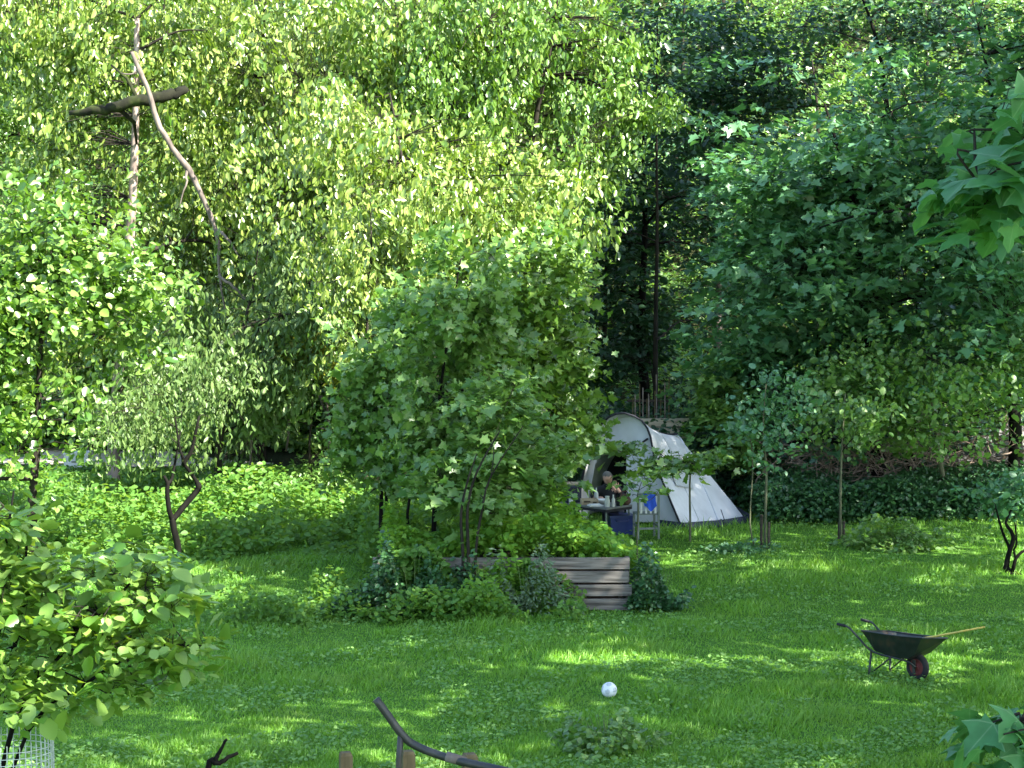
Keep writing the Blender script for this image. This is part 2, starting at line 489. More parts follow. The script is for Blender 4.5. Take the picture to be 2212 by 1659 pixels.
M["black_metal"] = noise_material("dark_painted_metal", [(0.006, 0.010, 0.008), (0.014, 0.020, 0.017), (0.05, 0.032, 0.02)], 7, 0.45, bump=0.1, spec=0.5)
M["rubber"] = noise_material("tyre_rubber", [(0.012, 0.012, 0.013), (0.028, 0.028, 0.03)], 12, 0.8, bump=0.2)
M["red_rim"] = noise_material("rusty_red_rim", [(0.10, 0.02, 0.018), (0.20, 0.045, 0.04)], 9, 0.6, bump=0.1)
M["bamboo"] = noise_material("yellow_cane", [(0.42, 0.33, 0.07), (0.58, 0.46, 0.13)], 5, 0.5, (1, 1, 1), 0.1)
M["ball_white"] = noise_material("ball_white", [(0.70, 0.72, 0.72), (0.82, 0.83, 0.83)], 5, 0.45, bump=0)
M["ball_grey"] = noise_material("ball_grey_patch", [(0.44, 0.46, 0.48), (0.56, 0.58, 0.6)], 5, 0.45, bump=0)
M["rail"] = noise_material("rail_metal", [(0.014, 0.017, 0.017), (0.04, 0.04, 0.036), (0.10, 0.085, 0.07)], 5, 0.5, (1, 1, 1), 0.2, 0.5, 0.3)
M["wire"] = noise_material("galvanised_wire", [(0.45, 0.47, 0.45), (0.62, 0.64, 0.61)], 20, 0.5, bump=0, metallic=0.0)
M["table"] = noise_material("table_grey", [(0.10, 0.11, 0.11), (0.20, 0.21, 0.20)], 6, 0.55, bump=0.05)
M["blue_bin"] = noise_material("blue_plastic", [(0.012, 0.025, 0.13), (0.02, 0.04, 0.19)], 4, 0.4, bump=0, spec=0.5)
M["blue_cloth"] = noise_material("blue_cloth", [(0.02, 0.07, 0.50), (0.04, 0.12, 0.65)], 7, 0.8, bump=0.4)
M["white_paint"] = noise_material("white_paint", [(0.62, 0.62, 0.60), (0.78, 0.78, 0.75)], 9, 0.55, bump=0.05)
M["chair_green"] = noise_material("chair_grey_green", [(0.12, 0.15, 0.13), (0.22, 0.25, 0.22)], 8, 0.6, bump=0.1)
M["glass_jar"] = noise_material("clouded_glass", [(0.42, 0.45, 0.43), (0.60, 0.62, 0.6)], 9, 0.2, bump=0)
M["tan"] = noise_material("tan_wood", [(0.32, 0.25, 0.16), (0.5, 0.42, 0.30)], 6, 0.8, (1, 3, 3), 0.2)
M["brown"] = noise_material("brown_leather", [(0.05, 0.028, 0.018), (0.13, 0.07, 0.05)], 8, 0.7, bump=0.2)
M["stone"] = noise_material("grey_stone", [(0.10, 0.10, 0.10), (0.22, 0.22, 0.21)], 3, 0.9, (1, 1, 1.5), 0.8)
M["skin"] = noise_material("skin", [(0.42, 0.25, 0.19), (0.50, 0.31, 0.24)], 9, 0.55, bump=0)
M["hair"] = noise_material("grey_hair", [(0.08, 0.078, 0.072), (0.17, 0.165, 0.155)], 40, 0.8, (1, 1, 4), 0.4)
M["shirt"] = noise_material("dark_shirt", [(0.012, 0.012, 0.016), (0.03, 0.03, 0.036)], 6, 0.85, bump=0.2)
M["trousers"] = noise_material("dark_trousers", [(0.025, 0.03, 0.045), (0.05, 0.055, 0.08)], 6, 0.85, bump=0.2)

def ground_material():
    m, n, l, b, out = mat_new("ground_turf")
    tc = n.new("ShaderNodeTexCoord")
    n1 = n.new("ShaderNodeTexNoise"); n1.inputs["Scale"].default_value = 0.55; n1.inputs["Detail"].default_value = 8
    n2 = n.new("ShaderNodeTexNoise"); n2.inputs["Scale"].default_value = 14; n2.inputs["Detail"].default_value = 6
    l.new(tc.outputs["Object"], n1.inputs[0]); l.new(tc.outputs["Object"], n2.inputs[0])
    r = n.new("ShaderNodeValToRGB")
    r.color_ramp.elements[0].position, r.color_ramp.elements[1].position = 0.32, 0.68
    r.color_ramp.elements[0].color = (0.04, 0.11, 0.012, 1)
    r.color_ramp.elements[1].color = (0.09, 0.2, 0.025, 1)
    l.new(n2.outputs[0], r.inputs[0])
    # leaf litter and soil on the wooded slope (past the garden), grass on the lawn
    sep = n.new("ShaderNodeSeparateXYZ")
    l.new(tc.outputs["Object"], sep.inputs[0])
    mr = n.new("ShaderNodeMapRange")
    mr.inputs["From Min"].default_value = 46; mr.inputs["From Max"].default_value = 50
    ad = n.new("ShaderNodeMath"); ad.operation = 'MULTIPLY_ADD'
    ad.inputs[1].default_value = 7.0
    l.new(n1.outputs[0], ad.inputs[0]); l.new(sep.outputs["Y"], ad.inputs[2])
    sb = n.new("ShaderNodeMath"); sb.operation = 'SUBTRACT'; sb.inputs[1].default_value = 3.5
    l.new(ad.outputs[0], sb.inputs[0]); l.new(sb.outputs[0], mr.inputs["Value"])
    r2 = n.new("ShaderNodeValToRGB")
    r2.color_ramp.elements[0].color = (0.010, 0.012, 0.006, 1)
    r2.color_ramp.elements[1].color = (0.04, 0.045, 0.018, 1)
    l.new(n2.outputs[0], r2.inputs[0])
    mx = n.new("ShaderNodeMixRGB")
    l.new(mr.outputs[0], mx.inputs[0]); l.new(r.outputs[0], mx.inputs[1]); l.new(r2.outputs[0], mx.inputs[2])
    l.new(mx.outputs[0], b.inputs["Base Color"])
    b.inputs["Roughness"].default_value = 0.95
    b.inputs["Specular IOR Level"].default_value = 0.1
    bp = n.new("ShaderNodeBump"); bp.inputs["Strength"].default_value = 0.7; bp.inputs["Distance"].default_value = 0.05
    l.new(n2.outputs[0], bp.inputs["Height"]); l.new(bp.outputs[0], b.inputs["Normal"])
    return m

# ------------------------------------------------------------------ setting: ground and path
xs = np.concatenate([np.linspace(-150, -32, 24), np.linspace(-30, 30, 121), np.linspace(32, 150, 24)])
ys = np.concatenate([np.linspace(-30, 7, 20), np.linspace(8, 66, 146), np.linspace(67, 220, 60)])
GX, GY = np.meshgrid(xs, ys)
GZ = gz(GX, GY)
nx, ny = len(xs), len(ys)
me = bpy.data.meshes.new("ground")
idx = np.arange(nx * ny).reshape(ny, nx)
quads = np.stack([idx[:-1, :-1], idx[:-1, 1:], idx[1:, 1:], idx[1:, :-1]], -1).reshape(-1, 4)
me.from_pydata(np.stack([GX.ravel(), GY.ravel(), GZ.ravel()], 1).tolist(), [], quads.tolist())
me.polygons.foreach_set("use_smooth", [True] * len(me.polygons))
me.materials.append(ground_material())
ground = bpy.data.objects.new("ground", me)
COL.objects.link(ground)
tag(ground, "green lawn running back to a dark wooded slope", "ground", kind="structure")

# sandy path seen behind the left hand trees
pth = MB()
N_ = 40
for i in range(N_ + 1):
    x = -15 + 9.4 * i / N_
    y0 = 53.6 + 0.35 * math.sin(i * 0.5) + 0.4 * (i / N_)
    y1 = y0 + (4.2 + 0.3 * math.sin(i * 0.37 + 1)) * (1.02 - (i / N_) ** 3)
    pth.v += [(x, y0, float(gz(x, y0)) + 0.02), (x, y1, float(gz(x, y1)) + 0.03)]
for i in range(N_):
    pth.f.append((2 * i, 2 * i + 2, 2 * i + 3, 2 * i + 1)); pth.m.append(0)
M["sand"] = noise_material("sandy_path", [(0.42, 0.34, 0.27), (0.66, 0.57, 0.46)], 2.5, 0.95, bump=0.5)
tag(pth.build("path", M["sand"]), "pale sandy path behind the trees on the left", "path", kind="structure")

# ------------------------------------------------------------------ trees
def at(px, Y):
    return ground_pt(px, Y)

# --- sunlit trees on the left
pale = [at(243, 51) - (0, 0, .15), W(247, 950, 51), W(256, 800, 51), W(272, 620, 51), W(286, 430, 51), W(293, 250, 51), W(296, 40, 51)]
tree("leafy_tree", "leafy tree in front of the tall sunlit trees, its lower leaves hanging above the saplings", at(960, 46.8),
     [E(960, 450, 46.8, 270, 210), E(720, 330, 47.2, 160, 150)], 500, 30, 0.14, 'hang', T_ELL, M["leaf_sun"], M["bark_dark"], 0.12, seed=10, gap=0.05, spray_r=0.42, nscale=1.0)
tree("leafy_shrub", "loose bush with hanging leaves left of the dark hollow", at(520, 49.8),
     [E(500, 890, 49.8, 80, 90, .8), E(420, 880, 49.5, 90, 40, .8), E(480, 700, 50, 120, 90, 1.)], 190, 24, 0.14, 'hang', T_LONG, M["leaf_olive"], M["bark_dark"], 0.05, seed=8, gap=-0.2, spray_r=0.42, cat="shrub")
tree("leafy_shrub", "sunlit bush beside the foot of the pale trunk", at(330, 51.8),
     [E(350, 760, 51.8, 200, 80)], 240, 24, 0.15, 'hang', T_OVAL, M["leaf_sun2"], M["bark_dark"], 0.05, seed=9, gap=-0.2, spray_r=0.45, cat="shrub")
root = tree("pale_trunk_tree", "sunlit tree on the left with a straight pale pinkish trunk showing through its leaves", at(243, 51),
     [E(240, 60, 52.0, 330, 190, 1.6), E(70, 450, 51.6, 170, 230, 1.5), E(470, 470, 52.6, 160, 210, 1.5), E(265, 650, 51.2, 150, 130, 1.0)], 1050, 30, 0.145, 'hang', T_ELL, M["leaf_sun"], M["bark_pale"],
     stems=[(pale, [0.17, 0.14, 0.125, 0.115, 0.10, 0.08, 0.06])], seed=11, spray_r=0.42, gap=-0.1, limbs=14)
# its thick mossy limb
mb = MB(); b0 = at(243, 51)
lp = curve([W(150, 246, 49.4), W(215, 237, 49.2), W(270, 224, 49.1), W(330, 213, 49.1), W(372, 204, 49.2), W(400, 190, 49.4)], 5)
lp = [p + np.random.default_rng(i).normal(0, .018, 3) for i, p in enumerate(lp)]
mb.tube([p - b0 for p in lp], list(np.interp(np.linspace(0, 1, len(lp)), [0, .15, .5, .8, 1], [.05, .10, .125, .12, .09])), 10)
mb.tube([p - b0 for p in (W(300, 220, 49.1), W(275, 170, 49.2), W(240, 140, 49.4))], [.05, .035, .02], 6)
mb.tube([p - b0 for p in (W(250, 228, 49.1), W(290, 265, 49.5), W(295, 310, 50.9))], [.06, .045, .03], 6)
mb.build("limb", M["bark_moss"], root, smooth=True)["label"] = "thick dark mossy limb, nearly level"

tree("leafy_tree", "tall sunlit tree with pale drooping leaves right of the pale trunk", at(560, 55),
     [E(560, 80, 55, 320, 230), E(600, 430, 54.6, 280, 230)], 900, 30, 0.15, 'hang', T_ELL, M["leaf_sun"], M["bark_dark"], 0.16, seed=12, gap=-0.1, spray_r=0.55)
tree("leafy_tree", "bright sunlit tree filling the top of the photo left of centre", at(835, 53),
     [E(850, 90, 53, 330, 240), E(880, 400, 52.5, 300, 240)], 1050, 30, 0.15, 'hang', T_ELL, M["leaf_sun"], M["bark_dark"], 0.15, seed=13, gap=-0.05, spray_r=0.55)
tree("leafy_tree", "sunlit tree whose drooping leafy branch tips reach over the dark gap at the centre", at(1120, 51),
     [E(1050, 120, 51, 230, 240), E(1060, 420, 50.5, 190, 190), E(1330, 95, 50.5, 90, 36, .5), E(1370, 235, 50.2, 105, 45, .5), E(1290, 330, 50.5, 60, 50, .5), E(1110, 560, 49.5, 100, 110)], 980, 30, 0.145, 'hang', T_ELL, M["leaf_sun2"], M["bark_dark"],
     0.14, seed=14, gap=-0.1, spray_r=0.45, shell=2.0)
tree("willow_tree", "dull olive tree with narrow hanging leaves over the left garden bed", at(470, 47),
     [E(470, 800, 46.5, 190, 115), E(650, 640, 47.5, 230, 130)], 380, 42, 0.16, 'hang', T_LONG, M["leaf_olive"], M["bark_dark"], 0.09, seed=15, gap=-0.2, spray_r=0.5, droop=1.5)
tree("field_maple", "small tree with one bright yellow-green spray above the dead branches", at(668, 47.2),
     [E(680, 770, 47, 95, 40, 0.7), E(610, 745, 47, 60, 28, .5), E(745, 800, 46.8, 50, 28, .5)], 60, 34, 0.12, 'flat', T_MAPLE, M["leaf_yellow"], M["bark_dark"], 0.04, seed=16, gap=-0.8, spray_r=0.35, limbs=7)
tree("leafy_tree", "shaded tree behind the hollow with the dead branches", at(760, 59),
     [E(640, 560, 58, 260, 170), E(930, 600, 58, 220, 200)], 330, 26, 0.15, 'mix', T_OVAL, M["leaf_mid"], M["bark_dark"], 0.14, seed=17, gap=-0.1, spray_r=0.6)
tree("hazel_tree", "broad-leaved bush at the left edge above the nearer hazel shrub", at(70, 40),
     [E(15, 790, 40, 165, 200), E(230, 700, 40.5, 130, 130), E(90, 560, 41, 160, 140)], 460, 26, 0.135, 'mix', T_OVAL, M["leaf_sun2"], M["bark_dark"], 0.09, seed=18, gap=-0.2, spray_r=0.45)
tree("leafy_tree", "green tree crowding the top left corner", at(-40, 56),
     [E(0, 250, 56, 260, 330)], 420, 30, 0.15, 'mix', T_ELL, M["leaf_sun2"], M["bark_dark"], 0.15, seed=19, gap=-0.2, spray_r=0.6)

# --- maple saplings in and behind the raised bed
def sap(px0, Y, pts, r0):
    return (([at(px0, Y) - (0, 0, .1)] + [W(a, b, Y) for a, b in pts]), [r0, r0 * .9, r0 * .75, r0 * .55, r0 * .3][:5])
tree("maple_sapling", "young maple with two dark upright stems, left in the raised bed thicket", at(826, 38.2),
     [E(840, 860, 38.2, 85, 150, .8), E(800, 960, 38.2, 60, 70, .6), E(865, 740, 38.4, 60, 100, .8)], 220, 24, 0.12, 'mix', T_MAPLE, M["leaf_mid"], M["bark_black"],
     0.05, stems=[sap(822, 38.2, [(823, 1120), (825, 1010), (832, 880), (838, 700)], .042), sap(836, 38.2, [(836, 1110), (834, 1030), (850, 930), (875, 640)], .034)], seed=21, gap=0.25, spray_r=0.32, limbs=8, nscale=0.7)
tree("maple_sapling", "tall slender maple with the thickest single dark stem in the raised bed", at(934, 37.2),
     [E(970, 820, 37.2, 75, 150, .8), E(1000, 640, 37.3, 75, 110, .8), E(930, 960, 37, 80, 80, .6)], 300, 24, 0.12, 'mix', T_MAPLE, M["leaf_mid"], M["bark_black"],
     0.05, stems=[sap(934, 37.2, [(938, 1120), (941, 1020), (950, 850), (995, 560)], .046), sap(893, 37.2, [(880, 1110), (898, 1040), (905, 960), (920, 880)], .028)], seed=22, gap=0.25, spray_r=0.34, limbs=10, nscale=0.7)
tree("maple_sapling", "bushy maple on a cluster of thin pale-edged stems beside the timber wall", at(1012, 34.35),
     [E(1010, 1015, 35.4, 110, 60, .7), E(1120, 940, 36, 90, 120, .7), E(1050, 1090, 34.8, 60, 40, .4), E(1145, 1000, 36, 55, 45, .6)], 210, 18, 0.13, 'flat', T_MAPLE, M["leaf_mid"], M["bark_dark"],
     0.03, stems=[sap(1002, 34.35, [(1000, 1200), (996, 1110), (1010, 1040), (1030, 980)], .028), sap(1012, 34.35, [(1012, 1200), (1010, 1100), (1030, 1020), (1080, 930)], .03), sap(1024, 34.35, [(1028, 1190), (1042, 1100), (1060, 1030), (1130, 920)], .024)],
     seed=23, gap=-0.3, spray_r=0.32, limbs=10, nscale=0.7)
tree("maple_sapling", "lighter green maple rising behind the other saplings, left of the tent", at(1150, 40.5),
     [E(1120, 740, 40.3, 70, 180, .9), E(1200, 830, 40.3, 75, 130, .8), E(1220, 920, 40, 45, 60, .6), E(1180, 600, 40.5, 80, 100, .9)], 370, 24, 0.125, 'mix', T_MAPLE, M["leaf_sun2"], M["bark_dark"],
     0.06, seed=24, gap=0.25, spray_r=0.34, limbs=10, nscale=0.7)
tree("maple_sapling", "loose leafy maple between the raised bed thicket and the camp table", at(1090, 39),
     [E(1060, 880, 38.8, 70, 150, .7), E(1135, 1000, 38.4, 55, 55, .6), E(1060, 740, 39, 50, 100, .7)], 230, 24, 0.12, 'mix', T_MAPLE, M["leaf_mid"], M["bark_dark"], 0.045, seed=25, gap=0.25, spray_r=0.32, limbs=8, nscale=0.7)
tree("hanging_tree", "drooping tree filling the space left of the sapling thicket above the dark hollow", at(790, 44.5),
     [E(770, 560, 44.5, 110, 120, 1.0), E(740, 700, 44.4, 60, 60, .8), E(880, 480, 44.5, 110, 80, 1.0)], 230, 24, 0.14, 'hang', T_LONG, M["leaf_sun"], M["bark_dark"], 0.06, seed=26, gap=-0.2, spray_r=0.4, limbs=8, nscale=0.8, droop=1.3)

# --- trees at the centre, deep shade put into their leaf colour
D_ = dict(gap=-0.05)
tree("shaded_tree", "dark trunked tree in the deep shade behind the tent", at(1388, 55),
     [E(1420, 380, 55.5, 150, 170), E(1370, 640, 55, 120, 150)], 210, 24, 0.15, 'flat', T_OVAL, M["leaf_shade"], M["bark_black"], 0.15, seed=31, spray_r=0.6, **D_)
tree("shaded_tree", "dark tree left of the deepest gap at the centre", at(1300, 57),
     [E(1320, 620, 57, 100, 220), E(1290, 820, 56, 100, 110)], 180, 24, 0.15, 'mix', T_OVAL, M["leaf_shade"], M["bark_dark"], 0.11, seed=32, spray_r=0.5, **D_)
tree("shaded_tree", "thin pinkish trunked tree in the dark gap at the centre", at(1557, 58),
     [E(1540, 220, 58, 190, 190), E(1530, 520, 58, 110, 120)], 260, 24, 0.15, 'flat', T_OVAL, M["leaf_shade"], M["bark_pale"], 0.12, seed=33, spray_r=0.6, **D_)
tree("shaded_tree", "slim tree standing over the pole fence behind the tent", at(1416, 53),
     [E(1440, 760, 54, 110, 90), E(1400, 120, 53.5, 150, 120)], 170, 22, 0.14, 'flat', T_OVAL, M["leaf_shade"], M["bark_dark"], 0.07, seed=34, spray_r=0.55, **D_)

# --- shaded maples on the right
root = tree("maple_tree", "big shaded maple with layered dark leaves, right of the dark gap", at(1900, 47.5),
     [E(1850, 420, 47.5, 300, 230), E(1740, 690, 47.2, 190, 230)], 600, 26, 0.165, 'flat', T_MAPLE, M["leaf_maple"], M["bark_black"], 0.17, seed=41, gap=-0.3, spray_r=0.6, limbs=16)
mb = MB(); b0 = at(1900, 47.5)
lp = curve([W(2230, 345, 44.5), W(2120, 380, 44.5), W(2010, 425, 44.8), W(1930, 455, 45), W(1850, 466, 45.2), W(1770, 492, 45.5)], 4)
mb.tube([p - b0 for p in lp], list(np.linspace(.06, .015, len(lp))), 7)
mb.build("limb", M["bark_black"], root, smooth=True)["label"] = "bare dark limb sweeping in from the right"
tree("maple_tree", "shaded maple filling the right edge above the brown tangle", at(2190, 46.5),
     [E(2150, 270, 47, 230, 240), E(2090, 610, 46.2, 240, 190)], 500, 26, 0.165, 'flat', T_MAPLE, M["leaf_maple"], M["bark_black"], 0.15, seed=42, gap=-0.25, spray_r=0.6, limbs=14)
tree("maple_tree", "narrow blue-green maple beside the dark gap, behind the tent's right end", at(1640, 50),
     [E(1700, 560, 50, 120, 200), E(1640, 800, 49, 100, 130)], 360, 26, 0.165, 'flat', T_MAPLE, M["leaf_maple"], M["bark_black"], 0.10, seed=43, gap=-0.25, spray_r=0.55, limbs=12)
tree("maple_tree", "shaded maple low behind the elder bush, filling the wall of leaves on the right", at(1960, 50.5),
     [E(1930, 700, 50, 200, 120), E(2120, 780, 49.6, 130, 110)], 300, 26, 0.16, 'flat', T_MAPLE, M["leaf_maple"], M["bark_black"], 0.1, seed=47, gap=-0.3, spray_r=0.6, limbs=10)
tree("elder_bush", "mid-green bush above the brown tangle of twigs on the right", at(2050, 45.6),
     [E(2040, 830, 45.4, 220, 115), E(1890, 850, 45.0, 90, 80)], 330, 26, 0.11, 'mix', T_OVAL, M["leaf_mid"], M["bark_green"], 0.06, seed=44, gap=-0.3, spray_r=0.42, limbs=12)
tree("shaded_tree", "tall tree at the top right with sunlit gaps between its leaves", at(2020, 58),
     [E(1980, 60, 58, 300, 160), E(1700, 120, 58, 190, 170)], 330, 24, 0.15, 'flat', T_OVAL, M["leaf_shade"], M["bark_black"], 0.16, seed=45, gap=0.0, spray_r=0.65)
tree("young_tree", "leafy young tree directly behind the tent's sloping tail", at(1530, 47.5),
     [E(1552, 890, 47.3, 45, 85, .8), E(1590, 970, 47, 40, 45, .7)], 90, 24, 0.13, 'flat', T_MAPLE, M["leaf_mid"], M["bark_dark"], 0.035, seed=46, gap=-0.5, spray_r=0.36, limbs=7)

# --- young staked trees on the lawn
def staked(px, Y, ells, label, pts, rad, stakes, n, mat, seed, extra=None, tm=T_OVAL, style='mix', nl=18, size=.10):
    b = at(px, Y)
    st = [([b - (0, 0, .1)] + [W(a, c, Y) for a, c in pts], rad)]
    if extra: st.append(extra)
    r = tree("staked_sapling", label, b, ells, n, nl, size, style, tm, mat, M["bark_green"], 0.03, stems=st, seed=seed, gap=-0.6, spray_r=0.26, limbs=8, group="young trees planted on the lawn")
    for (sx, s0, s1, yy) in stakes:
        mb = MB()
        p0 = at(sx, yy) - b; p1 = W(sx + 1, s0, yy) - b
        mb.tube([p0 - (0, 0, .15), p1], [.028, .026], 8)
        mb.build("stake", M["plank_dark"], r)
    return r
staked(1652, 40.6, [E(1640, 910, 40.6, 85, 70), E(1680, 850, 40.8, 60, 60)], "grey-green sapling between two dark stakes, right of the tent",
       [(1653, 1120), (1655, 1010), (1648, 930), (1655, 830)], [.03, .026, .022, .016, .008], [(1644, 1112, 1192, 40.7), (1660, 1128, 1194, 40.5)], 60, M["leaf_maple"], 51,
       extra=([at(1634, 40.9) - (0, 0, .1), W(1620, 1130, 40.9), W(1626, 1010, 40.9), W(1622, 930, 40.9), W(1640, 860, 40.9)], [.015, .014, .012, .01, .005]))
staked(1816, 41.9, [E(1830, 870, 41.9, 75, 50, .7), E(1850, 945, 41.8, 60, 28, .5), E(1775, 800, 42, 50, 40, .5)], "sapling with a bare pale stem between two short stakes before the ivy bank",
       [(1815, 1080), (1817, 1000), (1821, 930), (1826, 850)], [.028, .025, .02, .015, .008], [(1812, 1128, 1167, 42.0), (1822, 1126, 1165, 41.8)], 55, M["leaf_mid"], 52)
staked(1490, 41.8, [E(1440, 1008, 41.6, 95, 12, .8), E(1505, 992, 41.8, 60, 16, .6), E(1335, 968, 41.5, 50, 10, .5)], "thin sapling with flat layers of leaves spread in front of the tent",
       [(1491, 1130), (1490, 1060), (1492, 1020), (1500, 975)], [.022, .02, .018, .014, .008], [], 105, M["leaf_sun2"], 53, tm=T_MAPLE, style='flat', nl=9, size=.12)
staked(1377, 39.6, [E(1390, 1045, 39.6, 60, 24, .4)], "thin pale stemmed sapling growing at the right end of the raised bed",
       [(1376, 1160), (1379, 1100), (1377, 1070), (1388, 1035)], [.014, .013, .012, .01, .005], [], 8, M["leaf_mid"], 54, tm=T_MAPLE, style='flat', nl=10, size=.12)

# --- gnarled fruit trees
Y0 = 39.3
b0 = at(385, Y0)
tree("apple_tree", "old forked tree with a crooked dark trunk in the left bed", b0,
     [E(400, 860, 39.6, 190, 90, 1.1), E(330, 930, 39.4, 110, 45, .7)], 130, 26, 0.10, 'hang', T_LONG, M["leaf_olive"], M["bark_black"], 0.06, seed=61, gap=-0.2, spray_r=0.4, droop=1.4,
     stems=[([b0 - (0, 0, .1), W(384, 1180, Y0), W(376, 1145, Y0), W(372, 1118, Y0)], [.075, .06, .055, .055]),
            ([W(372, 1122, Y0), W(365, 1100, Y0 - .05), W(361, 1062, Y0 - .1), W(362, 1045, Y0 - .1), W(354, 1028, Y0 - .15)], [.05, .042, .04, .035, .025]),
            ([W(362, 1046, Y0 - .1), W(371, 1035, Y0), W(376, 1010, Y0 + .1), W(390, 930, Y0 + .1)], [.03, .028, .024, .015]),
            ([W(374, 1122, Y0), W(384, 1110, Y0 + .05), W(397, 1094, Y0 + .1), W(424, 1062, Y0 + .2), W(429, 1050, Y0 + .2), W(422, 1036, Y0 + .2), W(405, 1012, Y0 + .15), W(396, 1003, Y0 + .1)], [.05, .052, .052, .052, .056, .034, .032, .038]),
            ([W(396, 1005, Y0 + .1), W(402, 992, Y0 + .1), W(414, 972, Y0 + .1), W(430, 900, Y0 + .1)], [.042, .036, .034, .02]),
            ([W(397, 1005, Y0 + .1), W(394, 985, Y0), W(388, 968, Y0), W(378, 900, Y0)], [.03, .026, .02, .015])], limbs=6)
Y0 = 38.2
b0 = at(2225, Y0)
tree("apple_tree", "leaning dark tree with several twisted stems at the right edge of the lawn", b0,
     [E(2230, 1080, 38.2, 120, 40, .9)], 80, 26, 0.10, 'mix', T_OVAL, M["leaf_maple"], M["bark_black"], 0.06, seed=62, gap=-0.5, spray_r=0.3,
     stems=[([b0 - (-.1, 0, .15), W(2208, 1252, Y0), W(2180, 1236, Y0), W(2171, 1224, Y0)], [.12, .085, .075, .05]),
            ([W(2173, 1230, Y0), W(2176, 1210, Y0), W(2181, 1190, Y0), W(2189, 1165, Y0), W(2184, 1147, Y0), W(2173, 1128, Y0), W(2190, 1090, Y0)], [.05, .045, .04, .036, .032, .025, .015]),
            ([W(2181, 1192, Y0), W(2178, 1178, Y0 + .1), W(2168, 1156, Y0 + .1), W(2158, 1124, Y0 + .1), W(2150, 1090, Y0 + .1)], [.03, .026, .024, .02, .01]),
            ([W(2187, 1238, Y0), W(2190, 1222, Y0 - .1), W(2195, 1206, Y0 - .1), W(2206, 1193, Y0 - .1), W(2216, 1180, Y0 - .1), W(2218, 1100, Y0)], [.04, .034, .03, .026, .022, .012]),
            ([W(2195, 1207, Y0 - .1), W(2190, 1188, Y0 - .1), W(2196, 1172, Y0 - .2), W(2190, 1110, Y0)], [.022, .018, .016, .01])], limbs=6)

# --- hazel shrub in the left foreground
b0 = at(-40, 20.3)
tree("hazel_shrub", "large-leaved hazel shrub in the left foreground growing out of the wire guard", b0,
     [E(40, 1260, 20.3, 150, 170, .8), E(190, 1340, 20.0, 130, 110, .6), E(90, 1480, 20.1, 150, 90, .7), E(340, 1400, 19.8, 150, 42, .4), E(300, 1480, 19.8, 90, 40, .4), E(10, 1100, 20.5, 110, 60, .6), E(400, 1395, 19.7, 80, 22, .3), E(390, 1290, 19.9, 60, 22, .3), E(260, 1220, 20.2, 120, 60, .5), E(330, 1290, 20, 90, 50, .4)],
     270, 12, 0.125, 'flat', T_OVAL, M["leaf_hazel"], M["bark_black"], 0.04, seed=71, gap=-0.35, spray_r=0.27, limbs=26, nscale=0.9, shell=1.8, soft=False,
     stems=[([b0 - (0, 0, .1), W(-10, 1560, 20.3), W(20, 1440, 20.3), W(45, 1330, 20.3), W(60, 1150, 20.4)], [.03, .028, .024, .02, .01]),
            ([b0 - (0, 0, .1), W(30, 1560, 20.2), W(110, 1440, 20.1), W(215, 1330, 20.0), W(300, 1240, 20)], [.026, .024, .022, .018, .008]),
            ([b0 - (0, 0, .1), W(-30, 1500, 20.3), W(0, 1350, 20.3), W(10, 1200, 20.4), W(30, 1060, 20.5)], [.026, .024, .022, .018, .008]),
            ([b0 - (0, 0, .1), W(60, 1580, 20.1), W(180, 1480, 20), W(320, 1400, 19.8), W(440, 1395, 19.7)], [.02, .018, .015, .012, .005])], group=None, cat="shrub")

# --- near maple at the right edge
b0 = np.array((3.35, 9.4, float(gz(3.35, 9.4))))
tree("maple_tree", "near maple reaching in at the right edge with large pale green leaves", b0,
     [E(2170, 410, 9.3, 130, 120, .35), E(2260, 330, 9.3, 150, 150, .5), E(2205, 1590, 9.4, 115, 85, .3), E(2640, 430, 9.9, 200, 330, .8)],
     150, 8, 0.122, 'flat', T_MAPLE_BENT, M["leaf_near"], M["bark_black"], 0.10, seed=72, gap=-1.5, spray_r=0.19, limbs=22, nscale=0.5, shell=1.6, soft=False,
     stems=[([b0 - (0, 0, .2), b0 + (0, 0, 1.2), b0 + (-.05, 0, 2.6), b0 + (.05, 0, 4.2), b0 + (0, 0, 6.0)], [.12, .10, .09, .07, .03])])

# --- woods on the slope behind
rng = np.random.default_rng(5)
slope = [(-15, 65), (-10.5, 69), (-6, 64), (-2.0, 71), (1.8, 65.5), (5.2, 69), (8.5, 64), (12.5, 68), (16.5, 65), (-19, 73), (-13, 79), (-7, 80), (0.5, 81), (7, 79), (13, 80), (19, 75)]
proto = {}
for i, (x, y) in enumerate(slope):
    z = float(gz(x, y))
    kind = i % 3
    dz, rr = 5.0, 2.9
    mt = [M["leaf_mid"], M["leaf_sun2"], M["leaf_maple"]][kind]
    tree("woodland_tree", "tree of the dense wood on the slope behind the garden", (x, y, z),
         [(np.array((x, y, z + dz)), np.array((rr, rr, 3.6))), (np.array((x + rng.uniform(-1, 1), y - .8, z + 2.4)), np.array((2.2, 2.0, 1.7)))],
         170, 20, 0.19, 'mix', T_DIAM, mt, M["bark_dark"], 0.14, seed=100 + i, gap=-0.15, spray_r=0.75, limbs=8, group="trees of the wood on the slope", twigs=False)

